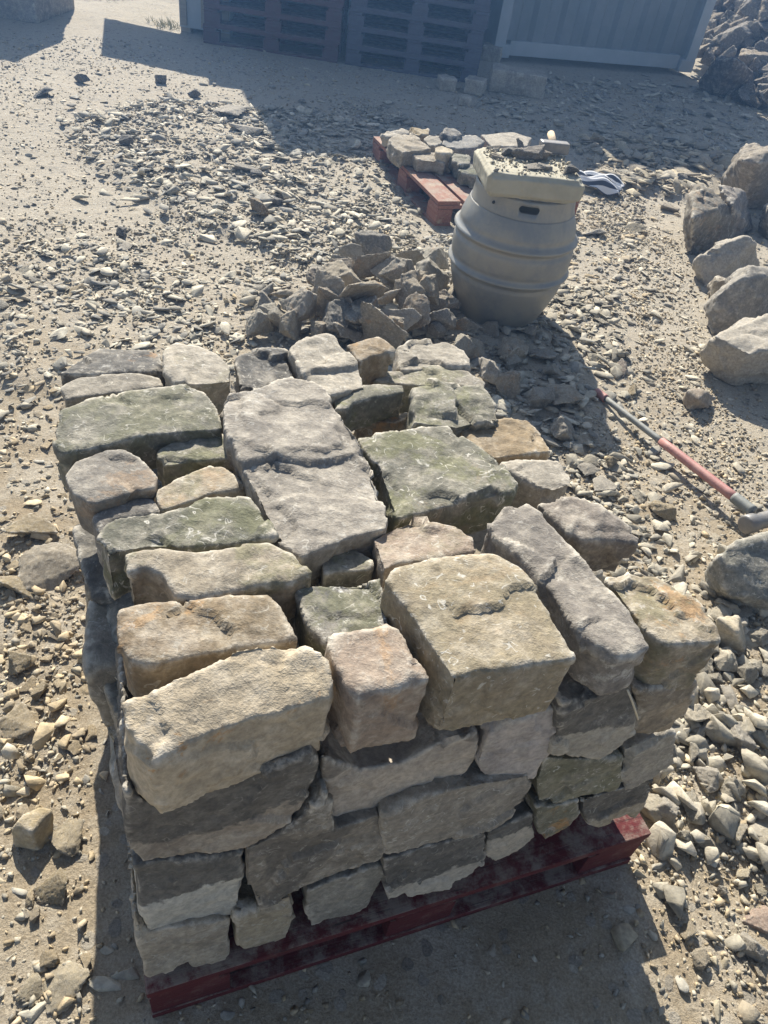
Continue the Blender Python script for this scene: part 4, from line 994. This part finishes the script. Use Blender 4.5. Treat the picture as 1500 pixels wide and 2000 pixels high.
# striped cloth hanging behind the slab's right corner
cp = at((1165, 362), .03)
bm = bmesh.new(); bmesh.ops.create_grid(bm, x_segments=26, y_segments=26, size=.5)
for v in bm.verts:
    p = v.co.copy(); v.co.x = p.x * .34; v.co.y = p.y * .22
    v.co.z = .045 * (noise.noise(Vector((p.x * 3, p.y * 5, 3))) + .6) * (1 - (abs(p.x) * 1.6) ** 3) + .018 * math.sin(p.y * 16 + p.x * 4)
bmesh.ops.solidify(bm, geom=bm.faces[:], thickness=.004)
o = link('striped_cloth', mesh('striped_cloth', bm, True), CLOTH); o.location = (cp.x, cp.y, .035); o.rotation_euler = (0, 0, math.radians(-20))
tag(o, 'crumpled white cloth with dark stripes lying on stones right of the keg', 'cloth')

# ------------------------------------------------------------------ sledgehammer on the ground
def straw_line(pxs, zs, label):
    pts = [on_plane(p, PL - Nv * .03, Nv) if z is None else at(p, z) for p, z in zip(pxs, zs)]
    o = tube('dry_stalk', pts, [.0016] * len(pts), STRAW2, None, 6); tag(o, label, 'stalk')
STRAW2 = simple('bleached_stalk', (0.62, 0.56, 0.42), (0.55, 0.5, 0.4))
TWIGS = [([(1226, 1348), (1234, 1368), (1240, 1385), (1246, 1405)], [None] * 4, 'thin bleached stalk hanging on the front under the diagonal stone'),
         ([(192, 1268), (205, 1300), (228, 1325), (238, 1335)], [.60, .60, .62, .63], 'thin root dangling on the left flank of the pile')]
def tube(name, pts, radii, mat, parent, seg=20):
    bm = bmesh.new(); rings = []
    for i, (p, r) in enumerate(zip(pts, radii)):
        d = (pts[min(i+1, len(pts)-1)] - pts[max(i-1, 0)]).normalized(); q = d.to_track_quat('Z', 'Y')
        rings.append([bm.verts.new(p + q @ Vector((r*math.cos(2*math.pi*k/seg), r*math.sin(2*math.pi*k/seg), 0))) for k in range(seg)])
    for a_, b_ in zip(rings, rings[1:]):
        for k in range(seg): bm.faces.new((a_[k], a_[(k+1) % seg], b_[(k+1) % seg], b_[k]))
    bm.faces.new(rings[0][::-1]); bm.faces.new(rings[-1]); bmesh.ops.recalc_face_normals(bm, faces=bm.faces)
    return link(name, mesh(name, bm, True), mat, parent)
for tw in TWIGS: straw_line(*tw)
s0 = at((1165, 765), .03); s1 = at((1478, 1005), .075)
sl = empty('sledgehammer', (s1.x, s1.y, 0)); tag(sl, 'long handled sledgehammer with a grey and faded red shaft lying on the dirt', 'sledgehammer')
O = Vector((s1.x, s1.y, 0)); line = lambda t: s0.lerp(s1, t) - O
def span(name, t0, t1, r0_, r1_, mat):
    ts = [t0 + (t1 - t0) * k / 8 for k in range(9)]
    tube(name, [line(t) for t in ts], [r0_ + (r1_ - r0_) * k / 8 for k in range(9)], mat, sl)
span('pommel', 0, .07, .017, .017, GRIP); span('shaft', .07, .47, .0125, .0125, SHAFT)
span('shaft_sleeve', .45, .90, .0165, .018, GRIP); span('collar', .88, .98, .020, .021, SHAFT)
hd_dir = Vector((.86, .50, 0)).normalized()
hc = line(1.0) + Vector((0.03, 0.0, -.02))
ts = [-.085, -.083, -.078, -.045, -.035, .035, .045, .078, .083, .085]; rs = [.026, .031, .034, .034, .029, .029, .034, .034, .031, .026]
tube('sledge_head', [hc + hd_dir * t for t in ts], rs, STEEL, sl, 28)

# ------------------------------------------------------------------ containers and goods at the back
cR = at((1347, 150), .0); cL = at((960, 120), .0)
CU = (cR - cL).normalized(); CN = Vector((-CU.y, CU.x, 0))
CU = Vector((CU.x, CU.y, 0)); 
def container(origin, w_, depth, h, z0, mat, label, rz, ribs, boards=True):
    root = empty('shipping_container', (origin.x, origin.y, z0), rz); tag(root, label, 'container', 'shipping containers at the back of the yard')
    def part(nm, boxes, bev=.004, m=mat):
        bm = bmesh.new()
        for c_, s_ in boxes: box_bm(bm, c_, s_, bevel=bev)
        return link(nm, mesh(nm, bm), m, root)
    for x in (.06, w_ - .06): part('corner_post', [((x, .06, h / 2), (.12, .12, h))])
    for x in (.09, w_ - .09): part('corner_casting', [((x, .08, .06), (.185, .175, .12))], .012)
    part('bottom_rail', [((w_ / 2, .075, .085), (w_ - .37, .09, .13))])
    part('top_rail', [((w_ / 2, .06, h - .06), (w_ - .24, .10, .12))])
    # corrugated end wall
    bm = bmesh.new(); prof_ = []; x = .12; k = 0; per = (w_ - .24) / ribs
    while k < ribs:
        xs = .12 + per * k
        for fx, fy in ((0, .055), (.36, .055), (.5, .095), (.86, .095), (1.0, .055)): prof_.append((xs + per * fx, fy))
        k += 1
    a0 = [bm.verts.new((x_, y_, .15)) for x_, y_ in prof_]; a1 = [bm.verts.new((x_, y_, h - .12)) for x_, y_ in prof_]
    for i in range(len(a0) - 1):
        if prof_[i+1][0] - prof_[i][0] > 1e-6: bm.faces.new((a0[i], a0[i+1], a1[i+1], a1[i]))
    bmesh.ops.solidify(bm, geom=bm.faces[:], thickness=-.006)
    link('corrugated_end', mesh('corrugated_end', bm), mat, root)
    part('side_wall', [((.03, depth / 2, h / 2), (.05, depth - .14, h - .02))])
    part('far_side_wall', [((w_ - .03, depth / 2, h / 2), (.05, depth - .14, h - .02))])
    part('roof', [((w_ / 2, depth / 2, h - .01), (w_ - .02, depth - .02, .04))])
    part('floor', [((w_ / 2, depth / 2 + .1, .14), (w_ - .14, depth - .4, .04))])
    return root
crz = math.atan2(CU.y, CU.x)
Wd = 2.44
oA = cR - CU * Wd
container(oA, Wd, 6.0, 2.45, .04, PAINT, 'grey corrugated container end with its base rail standing in shade at the right', crz, 7)
oB = oA - CU * (Wd + .03) + CN * .25
container(oB, Wd, 6.0, 2.45, .14, PAINT_B, 'greenish grey corrugated container left of the grey one, behind the pallet stacks', crz, 7)
# support blocks under the grey container's left corner
for p, s_, lab in (((958, 118), .20, 'pale concrete block propping up the left corner of the grey container'), ((925, 182), .17, 'squared stone in the container shadow, middle'), ((870, 175), .15, 'squared stone in the container shadow, left'), ((905, 205), .10, 'low stone at the edge of the container shadow'), ((1005, 180), .26, 'long pale stone lying in the container shadow')):
    g = at(p); bm = bmesh.new(); box_bm(bm, (g.x, g.y, s_ * .35), (s_ * (1.9 if s_ > .25 else 1), s_, s_ * .7), Matrix.Rotation(rnd.uniform(-.3, .5), 4, 'Z'))
    finish_stone(mesh('b', bm), lab, L(PALE, scars=0), 'blocks in the container shadow', vs=.014, name='stone_block')

# stacks of empty pallets before the containers
def pallet_stack(origin, n, mat, what, rz, ln, wd, names):
    u = Vector((math.cos(rz), math.sin(rz), 0)); v = Vector((-u.y, u.x, 0))
    for k in range(n):
        p = pallet(origin + u * rnd.uniform(-.02, .02) + Vector((0, 0, k * .145)), u, v, ln, wd, mat, names[min(k, len(names)-1)], what)
pA = at((400, 84)); pB = at((648, 122))
d_ = (pB - pA); prz = math.atan2(d_.y, d_.x)
ordn = ['lowest', 'second', 'third', 'fourth', 'fifth', 'sixth', 'seventh', 'eighth']
pallet_stack(pA, 7, RED_DULL, 'red pallets stacked before the containers', prz, 1.2, .95, ['dull red empty pallet in shade, %s from the ground in the red stack' % q_ for q_ in ordn])
pC = pA + Vector((math.cos(prz), math.sin(prz), 0)) * 1.27
pallet_stack(pC, 7, BLUE_WOOD, 'blue grey pallets stacked before the containers', prz, 1.2, .95, ['blue grey empty pallet in shade, %s from the ground in the blue stack' % q_ for q_ in ordn])
# tall grey crate closing the row on the left
g = at((349, 62)); u_ = Vector((math.cos(prz), math.sin(prz), 0))
cr = empty('plywood_crate', (g.x, g.y, 0), prz); tag(cr, 'grey plywood crate in shade left of the red pallet stack', 'crate')
bm = bmesh.new(); box_bm(bm, (.24, .45, .52), (.46, .88, .96), bevel=.006); link('crate_body', mesh('crate_body', bm), PAINT, cr)
for x in (.05, .24, .43):
    bm = bmesh.new(); box_bm(bm, (x, .0, .53), (.06, .02, .94), bevel=.003); link('batten', mesh('batten', bm), PLANK, cr)
for x in (.06, .42):
    bm = bmesh.new(); box_bm(bm, (x, .45, .02), (.09, .86, .04), bevel=.003); link('skid', mesh('skid', bm), PLANK, cr)
pa = [Vector(q_) for q_ in ((-3.26, 7.96, 1.0), (-2.20, 7.83, 1.0), (-2.66, 9.07, 1.0), (-3.72, 9.20, 1.0))]  # unseen sheet, added and shaped to cast the ground shadow beside the crate
bm = bmesh.new()
for q_ in pa: bm.verts.new(q_); bm.verts.new(q_ + Vector((0, 0, .035)))
bmesh.ops.convex_hull(bm, input=bm.verts)
o = link('shadow_sheet', mesh('shadow_sheet', bm), PLANK); recentre(o)
tag(o, 'unseen sheet added above the crate to cast the shadow on its left', 'plywood sheet')

# left: blocks of stone on a pallet cut by the left edge
LG = 'dressed blocks stacked at the top left'
lc = at((78, 47)); lu = Vector((math.cos(.12), math.sin(.12), 0))
kk = 0
for lv in range(4):
    for k in range(3):
        a0 = lc - lu * (.01 + k * .38 + rnd.uniform(0, .02)) + Vector((0, 0, -.01 + lv * .252))
        t = [a0, a0 - lu * .36, a0 - lu * .36 + Vector((0, .8, 0)), a0 + Vector((0, .8, 0))]
        me = prism([p + Vector((0, 0, .25)) for p in t], t)
        finish_stone(me, 'pale dressed block at the top left, %s from the right, %s row' % (['first', 'second', 'third'][k], ['lowest', 'second lowest', 'third', 'top'][lv]),
                     L((0.30, 0.29, 0.28), scars=0, lichen=.1), LG, vs=.02, sm=1, name='dressed_block')

# rubble bank at the top right
bank_pts = []
BG = 'rocks of the bank at the top right'
bdesc = ['brown rock', 'grey rock', 'tan rock', 'dark rock', 'pale rock']
def bz(x, y):
    b0 = at((1360, 150)).xy; d = (Vector((x, y)) - b0)
    return max(-.05, min(2.2, d.x * .55 + d.y * .22 + .08))
def bank_hit(px, py):
    d = Vector(ray((px, py))).normalized(); p = Vector((0, 0, H)); k = 0
    while k < 900:
        p = p + d * .03; k += 1
        if p.y > 7 and p.z < bz(p.x, p.y): return p
    return None
k = 0
for _ in range(900):
    if k >= 190: break
    px = rnd.uniform(1352, 1530); py = rnd.uniform(-25, 205)
    if px < 1400 and py > 165: continue
    g = bank_hit(px, py)
    if g is None or ((g.xy - cR.xy).dot(CU.xy) < .16 and g.y > cR.y - .3): continue
    s = rnd.uniform(.14, .34) * (1.6 if rnd.random() < .15 else 1)
    i = rnd.randrange(5); k += 1
    o = place(ROCKS, 'bank_rock', '%s half buried in the rubble bank at the top right' % bdesc[i], 'rock', xy=(g.x, g.y), z=bz(g.x, g.y), size=s, tone=[(.20,.165,.13), (.22,.205,.19), (.27,.225,.17), (.15,.14,.13), (.32,.29,.25)][i], group=BG + ', ' + bdesc[i], sink=.45, scars=.1, rot=(rnd.uniform(-.8, .8), rnd.uniform(-.8, .8), rnd.uniform(0, 6.28)))
    todo.setdefault((bdesc[i] + ' half buried in the rubble bank,', 'up from', 'the grey container corner'), []).append(((g - cR).length, o))
boulder([(1360,165,.05),(1395,190,.0),(1470,195,.0),(1482,160,.02),(1400,115,.35),(1440,112,.42),(1470,135,.3)], 'big dark shaded boulder at the foot of the bank beside the grey container', L((0.15,0.13,0.12), scars=.1), back=.4, vs=.02, group=None)
# the soil body of the bank, its brown darkened to stand for shade
bm = bmesh.new(); bmesh.ops.create_grid(bm, x_segments=60, y_segments=60, size=.5)
b0 = at((1360, 150))
for v in bm.verts:
    x = b0.x + .12 + (v.co.x + .5) * 4.5; y = b0.y - 1.2 + (v.co.y + .5) * 8
    v.co = Vector((x, y, bz(x, y) - .03 + noise.noise(Vector((x, y, 0)) * 3) * .06))
tag(link('rubble_bank', mesh('rubble_bank', bm, True), simple('brown_soil', (0.12, 0.10, 0.08), (0.20, 0.165, 0.125), 5)), kind='structure')

# weeds at the top left
WG = 'weeds in the dirt at the top left'
for k, (px, py) in enumerate(((150, -8), (175, -4), (240, -6), (215, -2), (320, 50), (335, 54))):
    g = at((px, py)); bm = bmesh.new()
    for b_ in range(46):
        a_ = rnd.uniform(0, 6.28); r_ = rnd.uniform(0, .16); x, y = r_*math.cos(a_), r_*math.sin(a_)
        l_ = rnd.uniform(.03, .07); dx, dy = rnd.uniform(-.05, .05), rnd.uniform(-.05, .05)
        q0 = bm.verts.new((x-.003, y, 0)); q1 = bm.verts.new((x+.003, y, 0)); q2 = bm.verts.new((x+dx*.5+.002, y+dy*.5, l_*.6)); q3 = bm.verts.new((x+dx, y+dy, l_))
        bm.faces.new((q0, q1, q2)); bm.faces.new((q0, q2, q3))
    o = link('weed_tuft', mesh('weed_tuft', bm), STRAW); o.location = (g.x, g.y, 0)
    tag(o, ['leftmost dry weed tuft at the top left','second dry weed tuft from the left at the top','dry weed tuft right of the bare gap at the top','third dry weed tuft from the left at the top','dry weed tuft just left of the plywood crate','dry weed tuft touching the plywood crate'][k], 'weed', WG + (' by the crate' if k > 3 else ''))

write_labels()
# ------------------------------------------------------------------ volume added to stand in for veiling lens flare
bm = bmesh.new(); box_bm(bm, (0, 8, 2.0), (60, 60, 6.4))
hz_ = bpy.data.materials.new('lens_veil'); hz_.use_nodes = True
t = hz_.node_tree; t.nodes.clear()
out = t.nodes.new('ShaderNodeOutputMaterial'); pv = t.nodes.new('ShaderNodeVolumePrincipled')
pv.inputs['Color'].default_value = (0.24, 0.50, 1.0, 1); pv.inputs['Density'].default_value = VEIL_DENSITY; pv.inputs['Anisotropy'].default_value = 0.6
t.links.new(pv.outputs[0], out.inputs['Volume'])
tag(link('flare_veil', mesh('flare_veil', bm), hz_), kind='stuff')
